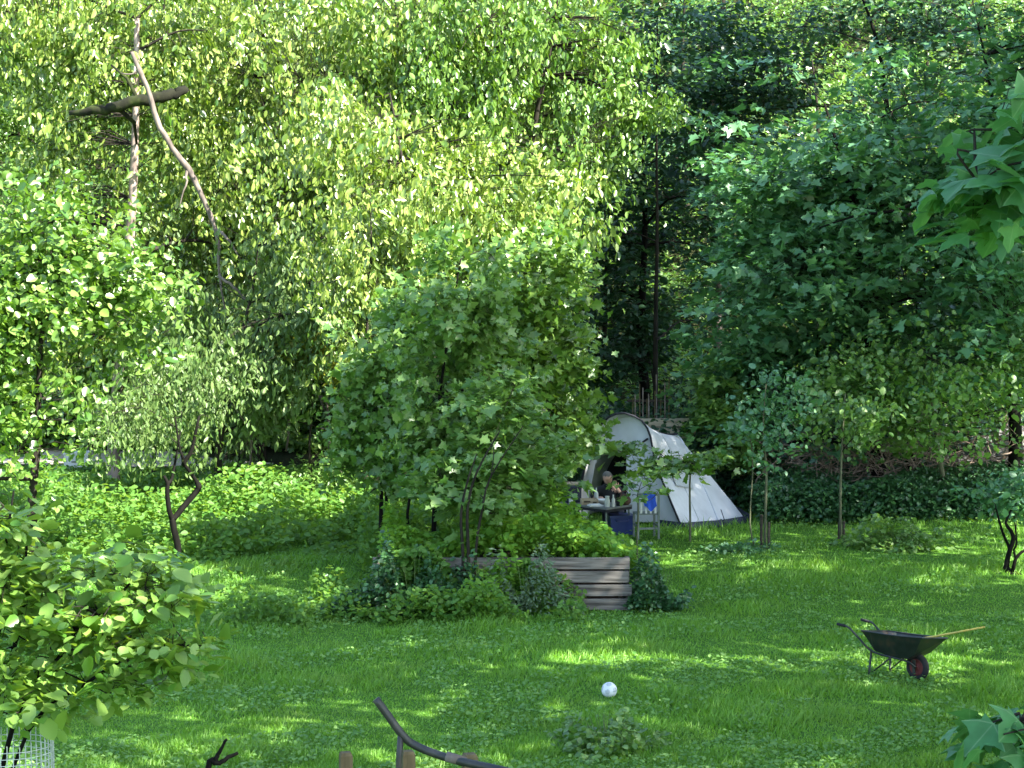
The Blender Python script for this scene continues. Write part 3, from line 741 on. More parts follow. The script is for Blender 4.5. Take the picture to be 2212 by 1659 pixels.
# --- tall trees out of frame to the right whose crowns shade the lawn
shade = [((11.5, 22), (9.6, 22, 14.2), (5.6, 5.6, 4.2)), ((15, 30), (12.8, 29.5, 13.4), (5.2, 5.2, 4.2)), ((12.5, 13.5), (10.4, 14, 13.2), (5, 5, 4)),
         ((16, 38), (14.2, 37.3, 13.0), (5.2, 5.2, 4.2)), ((18, 46.5), (15.6, 45.4, 12.2), (4.8, 5.2, 4.6)), ((6.5, 22), (4.4, 24.0, 12.8), (3.0, 3.2, 2.6)), ((11, 4), (8.6, 4.6, 13.2), (4.2, 4.2, 3.6)), ((17, 52.5), (13.0, 49.8, 16.2), (5, 5, 4.2)), ((20, 25.5), (17.2, 25.5, 13.4), (5, 5.6, 4.2)), ((19, 16), (16, 16.8, 13.2), (5, 5, 4))]
for i, (bx, c, r) in enumerate(shade):
    if i == 5: bx = (9.0, 26)
    tree("tall_tree", "tall tree beside the garden casting broken shade across the lawn", (bx[0], bx[1], float(gz(*bx))),
         [(np.array(c, float), np.array(r, float))], [320, 340, 330, 430, 430, 240, 430, 430, 240, 280][i], 26, 0.27, 'flat', T_OVAL, M["leaf_maple"], M["bark_dark"], 0.24, seed=200 + i, gap=[-.05, 0, -.1, -.3, -.3, -.1, -.3, -.3, .2, 0][i], soft=False, spray_r=0.9, limbs=14,
         group="tall shade trees beside the lawn", twigs=False)

# ------------------------------------------------------------------ low vegetation
def herb_layer(name, label, cat, pts_fn, n, size, tmpl, mat, seed, hfun, style='mix', kind="stuff", lo=0.0):
    rng = np.random.default_rng(seed)
    x, y = pts_fn(rng, n)
    n = len(x)
    h = hfun(x, y)
    z = gz(x, y) + h * (lo + (1 - lo) * rng.uniform(0, 1, n) ** 0.6)
    ang = rng.uniform(0, 2 * np.pi, n)
    droop = -0.25 if style != 'up' else 1.6
    A = np.stack([np.cos(ang), np.sin(ang), np.full(n, droop)], 1) + rng.normal(0, 0.45, (n, 3))
    N = np.array([0, -0.25, 0.85]) + rng.normal(0, 0.5, (n, 3))
    o = leaf_obj(name, np.stack([x, y, z], 1), A, N, size * rng.uniform(0.5, 1.25, n), tmpl, mat)
    return tag(o, label, cat, kind=kind)

def wedge(rng, n, y0, y1, px0, px1, power=0.0):
    y = y0 + (y1 - y0) * rng.uniform(0, 1, n) ** (1 + power)
    px = rng.uniform(px0, px1, n)
    return (px - HORX) * y / FPX, y

nzh = Noise3(np.random.default_rng(77), 1.3)
nzb = Noise3(np.random.default_rng(78), 0.5)
def n2(nz, x, y): return nz(np.stack([x, y, np.zeros_like(x)], 1))

# undergrowth of the wooded slope
def slope_pts(rng, n):
    y = rng.uniform(57, 92, n); x = rng.uniform(-0.245, 0.245, n) * y
    return x, y
herb_layer("undergrowth", "leafy undergrowth covering the wooded slope", "undergrowth", slope_pts, 150000, 0.20, T_DIAM, M["leaf_mid"], 301,
           lambda x, y: 1.3 + 0.9 * np.clip(n2(nzh, x, y), -1, 1.2))
# nettles and herbs of the left bed
def left_bed(rng, n):
    x, y = wedge(rng, n, 37.4, 53.5, -60, 800)
    px = x * FPX / y + HORX
    k = (y > 38.5 + 0.8 * np.sin(px * 0.011) + 0.003 * np.abs(px - 330) + 0.9 * n2(nzb, x, y))
    return x[k], y[k]
herb_layer("garden_herbs", "bright leafy herbs filling the bed left of the saplings", "herbs", left_bed, 46000, 0.12, T_OVAL, M["leaf_herb"], 302,
           lambda x, y: np.clip(0.46 + 0.34 * n2(nzh, x, y) + 0.14 * n2(nzb, x, y), 0.06, 1.2) * np.clip((51.5 - y) / 6.0, 0.12, 1) * np.clip((y - 37.6) / 4.0, 0.18, 1))
# greenery growing out of the raised bed
def bed_pts(rng, n):
    return rng.uniform(-2.0, 1.85, n), rng.uniform(34.7, 37.0, n)
def bed_h(x, y):
    return 0.80 + np.clip(0.26 + 0.15 * np.sin(x * 2.1 + 1) + 0.20 * n2(nzb, x, y), 0.05, 0.8) * np.clip((1.9 - x) / 0.5, 0.25, 1)
herb_layer("bed_greenery", "vivid green plants spilling over the top of the raised bed", "plants", bed_pts, 14000, 0.095, T_OVAL, M["leaf_bed"], 303, bed_h, lo=0.60)
def spill_pts(rng, n):
    x = rng.uniform(-2.15, .55, n)
    return x, rng.uniform(34.3, 34.62, n)
herb_layer("trailing_greenery", "green plants trailing down over the left part of the timber wall", "plants", spill_pts, 4200, 0.10, T_OVAL, M["leaf_herb"], 309,
           lambda x, y: np.clip(0.80 + 0.16 * np.sin(x * 3.1) + 0.12 * n2(nzb, x * 2, y), 0.25, 1.1) - np.clip(x * .9 + .1, 0, .45), lo=0.1)
# herbs round the foot of the bed and along the front edge of the left bed
def foot_pts(rng, n):
    x, y = wedge(rng, n, 33.3, 35.2, 430, 1260)
    k = n2(nzb, x, y) > -0.3
    return x[k], y[k]
herb_layer("foot_herbs", "low weeds around the foot of the raised bed", "weeds", foot_pts, 9000, 0.085, T_OVAL, M["leaf_herb"], 304,
           lambda x, y: np.clip(0.20 + 0.22 * n2(nzb, x, y), 0.04, 0.6))
# herbs behind the bed and below the tent table
def mid_pts(rng, n):
    x, y = wedge(rng, n, 37.3, 44.5, 780, 1290)
    k = (x < 1.0) | (y < 40.5)
    return x[k], y[k]
herb_layer("thicket_herbs", "tangled green plants between the raised bed and the tent", "plants", mid_pts, 22000, 0.10, T_OVAL, M["leaf_herb"], 305,
           lambda x, y: np.clip(0.50 + 0.2 * n2(nzh, x, y) + 0.12 * n2(nzb, x, y), 0.1, 1.0) * np.clip(1.9 - 0.0 * x, 0, 1))
# ivy bank on the right, below the wood
def ivy_pts(rng, n):
    x, y = wedge(rng, n, 44.3, 47.2, 1545, 2260)
    k = x > np.interp(y, [44, 44.9, 47.2], [4.75, 4.75, 4.5])
    return x[k], y[k]
herb_layer("ivy_bank", "dark ivy bank along the far right edge of the lawn", "ivy", ivy_pts, 30000, 0.095, T_OVAL, M["leaf_ivy"], 306,
           lambda x, y: np.clip(0.62 + 0.02 * (y - 44.3) + 0.12 * n2(nzh, x, y), 0.2, 1.3) * np.clip((y - 44.1) / 0.5, 0.3, 1))
def under_pts(rng, n):
    x, y = wedge(rng, n, 46.5, 57.5, 1180, 2300)
    k = (x < 5.6) | (y > 50)
    return x[k], y[k]
herb_layer("wood_edge_shrubbery", "dim shrubbery under the trees behind the tent", "shrubbery", under_pts, 45000, 0.13, T_OVAL, M["leaf_shade"], 307,
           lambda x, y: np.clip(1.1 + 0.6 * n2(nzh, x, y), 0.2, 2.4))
def left_under(rng, n):
    x, y = wedge(rng, n, 56.8, 61, -80, 1200)
    return x, y
herb_layer("back_shrubbery", "shrubbery behind the sandy path on the left", "shrubbery", left_under, 42000, 0.14, T_OVAL, M["leaf_mid"], 308,
           lambda x, y: np.clip(1.6 + 0.9 * n2(nzh, x, y), 0.3, 3.6))

# lawn: blades and small broad leaves
rng = np.random.default_rng(310)
ng = 330000
gy = 1 / rng.uniform(1 / 47.0, 1 / 21.5, ng) ; gx = rng.uniform(-0.235, 0.235, ng) * gy
hp = np.clip(0.85 + 0.40 * n2(nzh, gx * 0.8, gy * 0.8) + 0.3 * n2(nzb, gx, gy), 0.5, 2.2)
keep = ~((gx > -2.0) & (gx < 1.75) & (gy > 34.65) & (gy < 37))
gx, gy, hp = gx[keep], gy[keep], hp[keep]
tuft = Noise3(np.random.default_rng(79), 0.8)
hp = hp * np.where((n2(tuft, gx, gy) > 1.35) & (rng.uniform(0, 1, len(gx)) < .5), 2.1, 1.0)
ng = len(gx)
a = rng.uniform(0, 6.28, ng)
A = np.stack([np.cos(a) * .5, np.sin(a) * .5, np.ones(ng)], 1) + rng.normal(0, .22, (ng, 3))
N = np.stack([-np.sin(a), np.cos(a), np.full(ng, .1)], 1) + np.stack([np.cos(a), np.sin(a), np.zeros(ng)], 1)
o = leaf_obj("grass", np.stack([gx, gy, gz(gx, gy) - .01], 1), A, N, (0.085 * hp * rng.uniform(.5, 1.3, ng)), T_BLADE, M["grass"], wid=np.full(ng, .013) * rng.uniform(.7, 1.4, ng))
tag(o, "short green grass of the lawn", "grass", kind="stuff")
nc = 60000
cy = 1 / rng.uniform(1 / 45.0, 1 / 21.5, nc); cx = rng.uniform(-0.235, 0.235, nc) * cy
k = (n2(nzh, cx * 1.4 + 7, cy * 1.4) > 0.1) & ~((cx > -2.0) & (cx < 1.75) & (cy > 34.65) & (cy < 37))
cx, cy = cx[k], cy[k]; nc = len(cx)
a = rng.uniform(0, 6.28, nc)
o = leaf_obj("clover", np.stack([cx, cy, gz(cx, cy) + rng.uniform(.02, .10, nc)], 1), np.stack([np.cos(a), np.sin(a), rng.normal(0, .3, nc)], 1),
             np.array([0, -.2, .9]) + rng.normal(0, .4, (nc, 3)), .045 * rng.uniform(.6, 1.5, nc), T_OVAL, M["clover"])
tag(o, "clover and small weeds in patches in the grass", "clover", kind="stuff")

# separate clumps
clump("fern_clump", "low dark green mound of ferny plants left of the saplings", at(675, 47.2), 1.15, .8, .75, 2600, .13, T_LONG, M["leaf_mid"], M["stem"], 401, cat="fern")
clump("plant_clump", "clump of tall weeds in front of the ivy bank on the right", at(1935, 40.8), .95, .45, .42, 1100, .10, T_OVAL, M["leaf_mid"], M["stem"], 402, stems=24)
clump("plant_clump", "dark-centred clump of weeds in the lawn just below the white ball", at(1310, 25.9), .52, .55, .42, 1000, .085, T_OVAL, M["leaf_mid"], M["stem"], 403, stems=18)
clump("ivy_bush", "dark ivy hanging at the right end of the timber wall", at(1412, 34.7), .38, .4, .92, 1500, .085, T_OVAL, M["leaf_ivy"], M["stem"], 404, cat="ivy")
clump("ivy_bush", "dark leafy bush at the left front of the raised bed", at(895, 34.25), 1.0, .35, 1.02, 3800, .085, T_OVAL, M["leaf_ivy"], M["stem"], 405, cat="bush")
clump("plant_clump", "leafy weeds climbing over the hidden middle of the timber wall", at(1040, 34.25), .5, .25, .85, 1700, .09, T_OVAL, M["leaf_bed"], M["stem"], 409, stems=18)
clump("sage_clump", "grey-green clump of herbs against the timber wall", at(1140, 34.2), .62, .25, .78, 1700, .085, T_LONG, M["leaf_sage"], M["stem"], 406, stems=16)
clump("plant_clump", "yellow-green weeds at the foot of the thin stems left of the timber wall", at(1010, 33.9), .6, .3, .55, 1300, .085, T_OVAL, M["leaf_bed"], M["stem"], 407)
clump("plant_clump", "weeds round the foot of the sapling between two stakes", at(1600, 40.4), .55, .3, .16, 500, .08, T_OVAL, M["leaf_maple"], M["stem"], 408, stems=8)

# brown tangle of dead twigs above the ivy
rng = np.random.default_rng(420)
mb = MB()
for i in range(620):
    Y = rng.uniform(46.2, 48.2); px = rng.uniform(1650, 2260)
    p = ground_pt(px, Y) + (0, 0, rng.uniform(.2, 1.2))
    d = rng.normal(0, 1, 3) * (.5, .25, .35) + (0, 0, .12)
    q = p + d; r_ = q + rng.normal(0, 1, 3) * (.4, .2, .3)
    r0 = rng.uniform(.006, .016)
    mb.tube([p, (p + q) / 2 + rng.normal(0, .05, 3), q, r_], [r0, r0, r0 * .7, r0 * .35], 4, cap=False)
tag(mb.build("bramble_tangle", M["twig"]), "brown tangle of bare twigs under the trees on the right", "brambles", kind="stuff")

# ------------------------------------------------------------------ dead wood
def stick(name, label, parts, mat, cat="branch"):
    mb = MB()
    rj = np.random.default_rng(len(label))
    for pts, rad in parts:
        cp = curve(pts, 4)
        cp = [cp[0]] + [p + rj.normal(0, 0.3, 3) * np.interp(i, [0, len(cp)], [rad[0], rad[-1]]) for i, p in enumerate(cp[1:-1])] + [cp[-1]]
        mb.tube(cp, list(np.interp(np.linspace(0, 1, len(cp)), np.linspace(0, 1, len(rad)), rad)), 8)
    return tag(mb.build(name, mat, smooth=True), label, cat)
Yd = 48.5
stick("dead_branch", "long pale dead branch hanging diagonally in front of the mossy limb",
      [([W(285, 112, Yd), W(300, 150, Yd), W(318, 190, Yd), W(340, 260, Yd), W(372, 318, Yd), W(407, 366, Yd), W(430, 410, Yd), W(450, 455, Yd), W(465, 492, Yd), W(472, 535, Yd), W(474, 600, Yd)],
        [.035, .06, .05, .062, .058, .07, .055, .055, .05, .04, .02]),
       ([W(466, 495, Yd), W(490, 515, Yd - .2), W(520, 560, Yd - .2)], [.04, .03, .012]),
       ([W(470, 595, Yd), W(505, 620, Yd), W(540, 660, Yd)], [.035, .03, .015]),
       ([W(474, 590, Yd), W(480, 640, Yd), W(492, 690, Yd)], [.03, .022, .01]),
       ([W(405, 368, Yd), W(400, 400, Yd - .1), W(385, 450, Yd - .1)], [.04, .02, .01]),
       ([W(300, 150, Yd), W(285, 160, Yd), W(262, 158, Yd)], [.03, .02, .01])], M["deadwood"])
Ye = 49.3
stick("dead_branch", "bare arching dead branches over the dark hollow left of the saplings",
      [([W(520, 980, Ye), W(560, 905, Ye), W(595, 845, Ye), W(630, 822, Ye), W(665, 832, Ye), W(705, 868, Ye), W(735, 890, Ye)], [.03, .04, .045, .05, .045, .035, .02]),
       ([W(632, 822, Ye), W(622, 880, Ye), W(624, 930, Ye), W(618, 975, Ye)], [.03, .028, .026, .02]),
       ([W(598, 842, Ye), W(612, 870, Ye), W(600, 905, Ye)], [.025, .02, .012]),
       ([W(640, 825, Ye), W(648, 780, Ye), W(690, 690, Ye)], [.035, .028, .015]),
       ([W(690, 855, Ye), W(708, 905, Ye), W(716, 950, Ye)], [.025, .02, .012])], M["deadwood"])
for i, (p0, p1, Ys, lab) in enumerate([((745, 690), (735, 960), 49.0, "thin pale upright stem right of the dark hollow"), ((700, 830), (712, 975), 48.6, "thin pale upright stem inside the dark hollow"),
                                       ((541, 885), (539, 990), 48.0, "short pale upright stem at the left side of the dark hollow")]):
    stick("bare_stem", lab, [([at(p1[0], Ys), W(p1[0] * .5 + p0[0] * .5 + 3, (p0[1] + p1[1]) / 2, Ys), W(p0[0], p0[1], Ys)], [.03, .026, .016])], M["deadwood"], "stem")
stick("fallen_log", "dark log lying level beside the hazel shrub", [([W(262, 1309, 34.6), W(300, 1308, 34.5), W(350, 1311, 34.5), W(410, 1309, 34.4)], [.045, .05, .048, .035]),
      ([W(398, 1312, 34.4), W(350, 1325, 34.2), W(325, 1341, 34.1)], [.018, .015, .012])], M["bark_dark"], "log")
stick("fallen_log", "short pale leaning log in front of the sandy path", [([at(470, 52.2), W(478, 1000, 52.1), W(488, 975, 52)], [.07, .07, .065])], M["deadwood"], "log")
Yf = 16.5
stick("forked_stick", "dark forked stick poking up at the bottom edge of the photo",
      [([at(452, Yf) - (0, 0, .1), W(448, 1668, Yf), W(464, 1645, Yf), W(474, 1625, Yf), W(490, 1597, Yf)], [.025, .022, .02, .014, .009]),
       ([W(463, 1648, Yf), W(485, 1640, Yf), W(514, 1626, Yf)], [.02, .016, .012])], M["bark_black"], "stick")

# ------------------------------------------------------------------ raised timber bed
bed = empty("raised_bed", (-.12, 35.7, 0), 0, "raised bed walled with weathered horizontal timbers, overgrown with plants", "raised bed")
x0, x1 = -2.05 + .12, 1.79 + .12
rngb = random.Random(3)
for k in range(4):
    mb = MB()
    dx = rngb.uniform(-.05, .03)
    yb = -1.1 + rngb.uniform(-.015, .015) - .012 * (3 - k)
    mb.box(((x0 + x1) / 2 + dx, yb, .10 + k * .202), (x1 - x0, .07, .165), Matrix.Rotation(rngb.uniform(-.006, .006), 3, 'Y'))
    mb.build("plank", M["plank"], bed)
    mb = MB(); mb.box((x1 - .06, .05, .10 + k * .202), (.06, 2.15, .165)); mb.build("plank", M["plank"], bed)
    mb = MB(); mb.box((x0 + .06, .05, .10 + k * .202), (.06, 2.15, .165)); mb.build("plank", M["plank_dark"], bed)
    mb = MB(); mb.box(((x0 + x1) / 2, 1.17, .10 + k * .202), (x1 - x0, .06, .165)); mb.build("plank", M["plank_dark"], bed)
for (sx, sy) in ((x0 + .13, -1.0), (x1 - .16, -1.0), (-.5, -1.0), (.9, -1.0), (x0 + .13, 1.08), (x1 - .16, 1.08)):
    mb = MB(); mb.box((sx, sy, .36), (.07, .07, .82)); mb.build("post", M["plank_dark"], bed)
mb = MB(); mb.box(((x0 + x1) / 2, .03, .36), (x1 - x0 - .25, 2.0, .72)); mb.build("soil", M["soil"], bed)

# ------------------------------------------------------------------ tent
tb = np.array((3.0, 44.8, 0))
tent = empty("tent", tb, 0, "light grey family tent with a rounded porch arch and a long sloping tail", "tent")
def resample(pts, n):
    cp = np.array(curve(pts, 6)); d = np.concatenate([[0], np.cumsum(np.linalg.norm(np.diff(cp, axis=0), axis=1))])
    t = np.linspace(0, d[-1], n)
    return np.stack([np.interp(t, d, cp[:, i]) for i in range(3)], 1)
fh = [at(1249, 44.6), W(1253, 1060, 44.5), W(1269, 988, 44.35), W(1287, 942, 44.25), W(1301, 914, 44.2), W(1320, 898, 44.1), W(1343, 892, 44.0), W(1368, 898, 43.95),
      W(1390, 912, 43.9), W(1403, 936, 43.85), W(1409, 965, 43.8), W(1418, 1004, 43.75), W(1441, 1064, 43.65), at(1473, 43.6)]
rh = [at(1341, 46.8), W(1380, 1000, 46.3), W(1425, 952, 45.8), W(1463, 941, 45.3), W(1489, 985, 45.0), W(1520, 1050, 44.6), at(1557, 44.0)]
NF = 29
F_, R_ = resample(fh, NF) - tb, resample(rh, NF) - tb
mb = MB(); NS = 8
for s in range(NS + 1):
    t = s / NS
    row = F_ * (1 - t) + R_ * t
    row[:, 2] -= .10 * math.sin(math.pi * t) * np.sin(np.linspace(0, math.pi, NF)) ** 2
    if s == 0: vs = []
    vs.extend(row)
fs = [(s * NF + i, s * NF + i + 1, (s + 1) * NF + i + 1, (s + 1) * NF + i) for s in range(NS) for i in range(NF - 1)]
mb.add(vs, fs)
Dp, Ep = at(1615, 44.8) - tb, at(1570, 46.9) - tb
iT = int(np.argmin(np.abs(R_[:, 0] - (W(1463, 941, 45.3) - tb)[0])))
tail = [tuple(p) for p in R_] + [tuple(Dp), tuple(Ep)]
tf = [(i, NF, i + 1) for i in range(iT, NF - 1)] + [(iT, NF + 1, NF)] + [(i, NF + 1, i + 1) for i in range(iT)]
mb.add(tail, tf)
sh = mb.build("outer_shell", M["fabric"], tent, smooth=False)
# front panel with the doorway
def fpt(px, py):
    """point of the porch plane"""
    Yp = 44.6 + (px - 1249) / (1473 - 1249) * (43.6 - 44.6) + .03
    return W(px, py, Yp) - tb
def hoop_x(py, side):
    L = [(1124, 1249), (1060, 1253), (988, 1269), (942, 1287), (914, 1301), (898, 1320)]
    Rr = [(898, 1368), (912, 1390), (936, 1403), (965, 1409), (1004, 1418), (1064, 1441), (1140, 1473)]
    if side < 0: return np.interp(py, [a for a, b in L[::-1]], [b for a, b in L[::-1]])
    return np.interp(py, [a for a, b in Rr], [b for a, b in Rr])
mb = MB()
rows = [896, 902, 910, 920, 935, 950, 968]
prev = None
for py in rows:
    xa, xb = hoop_x(py, -1), hoop_x(py, 1)
    if py == 896: xa, xb = 1326, 1362
    cur = [fpt(xa + (xb - xa) * k / 6, py) for k in range(7)]
    if prev is not None:
        b = prev + cur
        mb.add(b, [(k, k + 1, 7 + k + 1, 7 + k) for k in range(6)])
    prev = cur
for (pa, pb, side) in ((968, 1000, -1), (1000, 1060, -1), (1060, 1122, -1)):
    mb.add([fpt(hoop_x(pa, -1), pa), fpt(hoop_x(pa, -1) + 20, pa), fpt(hoop_x(pb, -1) + 22, pb), fpt(hoop_x(pb, -1), pb)], [(0, 1, 2, 3)])
for (pa, pb) in ((968, 1004), (1004, 1064), (1064, 1128)):
    mb.add([fpt(1353, pa), fpt(hoop_x(pa, 1), pa), fpt(hoop_x(pb, 1), pb), fpt(1353, pb)], [(0, 1, 2, 3)])
mb.build("front_panel", M["fabric"], tent)
mb = MB(); mb.tube([fpt(1292, 972) - (0, .05, 0), fpt(1322, 977) - (0, .06, 0), fpt(1352, 972) - (0, .05, 0)], [.05, .055, .05], 8); mb.build("rolled_door", M["brown"], tent, smooth=True)
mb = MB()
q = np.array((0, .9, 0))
mb.add([fpt(1262, 1118) + q, fpt(1262, 930) + q, fpt(1400, 930) + q, fpt(1430, 1118) + q], [(0, 1, 2, 3)]); mb.build("interior_shade_sheet", M["fabric_dark"], tent)  # dark sheet added behind the doorway, standing in for interior shade
for crv, mt in ((F_, M['fabric_dark']), (R_, M['fabric'])):
    mb = MB(); mb.tube(crv, .022, 6); mb.build("pole_sleeve", mt, tent, smooth=True)
mb = MB(); mb.tube([R_[iT], (R_[iT] + Dp) / 2 + (0, 0, -.015), Dp], .018, 6); mb.build("ridge_tape", M["fabric_dark"], tent)
mb = MB(); cp = curve([W(1389, 958, 43.78) - tb, W(1407, 946, 44.2) - tb, W(1425, 939, 44.8) - tb, W(1445, 942, 45.1) - tb, W(1463, 940, 45.28) - tb], 4)
mb.tube([p + (0, -.02, .03) for p in cp], .022, 6); mb.build("vent_edge", M["fabric_dark"], tent)
mb = MB()
base = [F_[-1] + (-.42, .2, 0), F_[-1] + (.02, -.22, 0), R_[-1] + (.02, -.06, 0), Dp + (.06, -.04, 0), Ep]
for a_, b_ in zip(base[:-1], base[1:]):
    nrm = np.cross(b_ - a_, (0, 0, 1.0)); nrm /= np.linalg.norm(nrm)
    mb.add([a_ + nrm * .05, b_ + nrm * .05, b_ + (0, 0, .13), a_ + (0, 0, .13), a_ - nrm * .12, b_ - nrm * .12], [(0, 1, 2, 3), (3, 2, 5, 4)])
mb.build("groundsheet", M["groundsheet"], tent)
mb = MB()
for f_ in (.5,):
    row = F_ * (1 - f_) + R_ * f_
    row[:, 2] -= .10 * math.sin(math.pi * f_) * np.sin(np.linspace(0, math.pi, NF)) ** 2
    mb.tube([p + (0.004, -.004, .004) for p in row], .004, 4)
mb.build("seam", M["window"], tent)
mb = MB(); n_ = np.array((.012, -.012, .006))
wq = [F_[-6] * .72 + R_[-6] * .28, F_[-9] * .72 + R_[-9] * .28, F_[-10] * .3 + R_[-10] * .7, F_[-6] * .3 + R_[-6] * .7]
mb.add([p + n_ for p in wq], [(0, 1, 2, 3)]); mb.build("window", M["window"], tent)
mb = MB(); mb.tube([R_[-1] + (0, 0, .12), R_[-1] + (.02, -.10, .02)], .03, 5); mb.tube([R_[-1] + (0, -.01, .32), R_[-1] + (.10, -.08, .02), R_[-1] + (-.08, -.02, .03)], .012, 4); mb.build("corner_flap", M["groundsheet"], tent)

# ------------------------------------------------------------------ camp table and the things on it
K = np.array((1.72, 42.18)); e1 = np.array((.69, .72)); e2 = np.array((-.72, .69)); TH = .555; TW, TL = .72, 1.25
def tpt(a, b, z=0.0):
    p = K + e1 * a + e2 * b
    return np.array((p[0], p[1], TH + z))
tc = tpt(TW / 2, TL / 2); tang = math.atan2(e1[1], e1[0])
tbl = empty("camp_table", (tc[0], tc[1], 0), tang, "low grey camp table with its corner towards the camera, crowded with kitchen things", "table")
mb = MB(); mb.box((0, 0, TH - .02), (TW, TL, .03)); mb.build("tabletop", M["table"], tbl)
mb = MB()
for (cx_, cy_, sx, sy) in ((0, -TL / 2 + .015, TW, .02), (0, TL / 2 - .015, TW, .02), (-TW / 2 + .012, 0, .02, TL - .06), (TW / 2 - .012, 0, .02, TL - .06)):
    mb.box((cx_, cy_, TH - .06), (sx, sy, .05))
mb.build("rim", M["fabric_dark"], tbl)
for sx in (-1, 1):
    for sy in (-1, 1):
        mb = MB(); mb.tube([(sx * (TW / 2 - .05), sy * (TL / 2 - .05), TH - .035), (sx * (TW / 2 - .03), sy * (TL / 2 - .03), 0)], .018, 8); mb.build("leg", M["chair_green"], tbl)

def bottle(name, label, a, b, h, r, mat, cat, neck=.4):
    p = tpt(a, b, -.005)
    mb = MB(); mb.lathe([(r * .9, 0), (r, .01), (r, h * .6), (r * neck, h * .78), (r * neck, h * .95), (r * neck * 1.15, h)], seg=14)
    return tag(mb.build(name, mat, smooth=True, loc=p), label, cat)
bottle("jar", "tall clouded jar near the front corner of the camp table", .16, .12, .20, .05, M["glass_jar"], "jar", .8)
bottle("bottle", "slim white bottle beside the tall clouded jar", .26, .06, .22, .032, M["white_paint"], "bottle")
bottle("mug", "small white mug on the table's front left edge", .05, .92, .09, .04, M["white_paint"], "mug", 1.0)
bottle("mug", "dark mug on the table behind the white bottle", .42, .08, .09, .04, M["fabric_dark"], "mug", 1.0)
bottle("bottle", "pale blue bottle standing at the back of the camp table by the tent opening", .62, .80, .26, .04, M["glass_jar"], "bottle", .35)
r_ = Matrix.Rotation(tang, 3, 'Z')
mb = MB()
for s in (-1, 1):
    mb.box((0, s * .10, .05), (.30, .012, .10)); mb.box((s * .15, 0, .05), (.012, .20, .10))
mb.box((0, 0, .006), (.29, .19, .012))
mb.box((-.05, -.109, .06), (.12, .006, .03), mi=1); mb.box((.09, -.109, .045), (.07, .006, .025), mi=1)
o = tag(mb.build("crate", [M["tan"], M["plank_dark"]], loc=tpt(.22, .62, -.005)), "small tan wooden crate on the camp table", "crate"); o.rotation_euler = (0, 0, .1)
mb = MB(); mb.box((0, 0, .012), (.26, .18, .02)); mb.box((0, 0, .03), (.20, .13, .014))
o = tag(mb.build("tray", M["white_paint"], loc=tpt(.10, .36, -.005)), "flat white tray on the camp table in front of the tan crate", "tray"); o.rotation_euler = (0, 0, .25)
mb = MB(); mb.lathe([(.05, 0), (.09, .03), (.115, .08), (.108, .08), (.085, .035), (.02, .012)], seg=18)
tag(mb.build("bowl", M["white_paint"], smooth=True, loc=tpt(.45, .52, -.005)), "white bowl behind the tan crate on the camp table", "bowl")
mb = MB(); mb.lathe([(.07, 0), (.115, .03), (.12, .10), (.08, .17), (.03, .20)], seg=12); mb.tube([(-.07, 0, .16), (-.05, 0, .24), (.04, 0, .25), (.07, 0, .16)], .012, 6)
tag(mb.build("bag", M["brown"], smooth=True, loc=tpt(.62, .10, -.005)), "slumped brown bag at the right end of the camp table", "bag")
mb = MB(); mb.box((0, 0, .14), (.27, .22, .28), taper=1.08); mb.box((0, 0, .285), (.31, .26, .025))
o = tag(mb.build("storage_box", M["groundsheet"], loc=tpt(.22, 1.04, -.005)), "dark blue-grey storage box at the left end of the camp table", "box"); o.rotation_euler = (0, 0, .3)
# blue bin under the table
mb = MB(); mb.box((0, 0, .17), (.40, .36, .34), taper=1.1); mb.box((0, 0, .35), (.47, .43, .03)); mb.tube([(-.12, -.205, .29), (-.1, -.235, .27), (.1, -.235, .27), (.12, -.205, .29)], .012, 6)
o = tag(mb.build("storage_bin", M["blue_bin"], loc=(2.0, 42.75, 0)), "dark blue plastic bin standing under the camp table", "bin"); o.rotation_euler = (0, 0, .15)

# folding chair with the blue cloth
ch = empty("folding_chair", (2.45, 42.25, 0), math.radians(8), "grey-green wooden chair with white slats beside the camp table", "chair")
for sx in (-1, 1):
    mb = MB(); mb.box((sx * .19, -.20, .41), (.035, .035, .84)); mb.build("leg", M["chair_green"], ch)
    mb = MB(); mb.box((sx * .19, .20, .215), (.035, .035, .45)); mb.build("leg", M["chair_green"], ch)
    mb = MB(); mb.box((sx * .19, 0, .24), (.025, .38, .03)); mb.build("stretcher", M["chair_green"], ch)
mb = MB(); mb.box((0, -.20, .20), (.345, .025, .035)); mb.build("stretcher", M["chair_green"], ch)
mb = MB()
for k in range(5): mb.box((0, -.16 + k * .085, .455), (.42, .07, .018))
mb.build("seat", M["chair_green"], ch)
mb = MB()
for k in range(4): mb.box((-.13 + k * .087, -.20, .64), (.035, .014, .33))
mb.build("backrest", M["white_paint"], ch)
mb = MB(); mb.box((0, -.20, .815), (.345, .028, .05)); mb.build("top_rail", M["chair_green"], ch)
mb = MB()
prof = [(-.245, .56), (-.24, .70), (-.235, .80), (-.20, .85), (-.165, .80), (-.16, .66)]
nxx = 9
vs = []
for j, (py_, pz_) in enumerate(prof):
    for i in range(nxx):
        u = i / (nxx - 1)
        edge = .05 * math.sin(u * 7 + 1) * (1 if j in (0, 5) else 0)
        vs.append((-.10 + .23 * u + (.02 if j == 0 else 0), py_ + .012 * math.sin(u * 12 + j), pz_ + edge))
mb.add(vs, [(j * nxx + i, j * nxx + i + 1, (j + 1) * nxx + i + 1, (j + 1) * nxx + i) for j in range(5) for i in range(nxx - 1)])
bc = mb.build("cloth", M["blue_cloth"], None, smooth=True, loc=(2.45, 42.25, 0)); bc.rotation_euler = (0, 0, math.radians(8))
tag(bc, "bright blue cloth hanging over the back of the chair", "cloth")

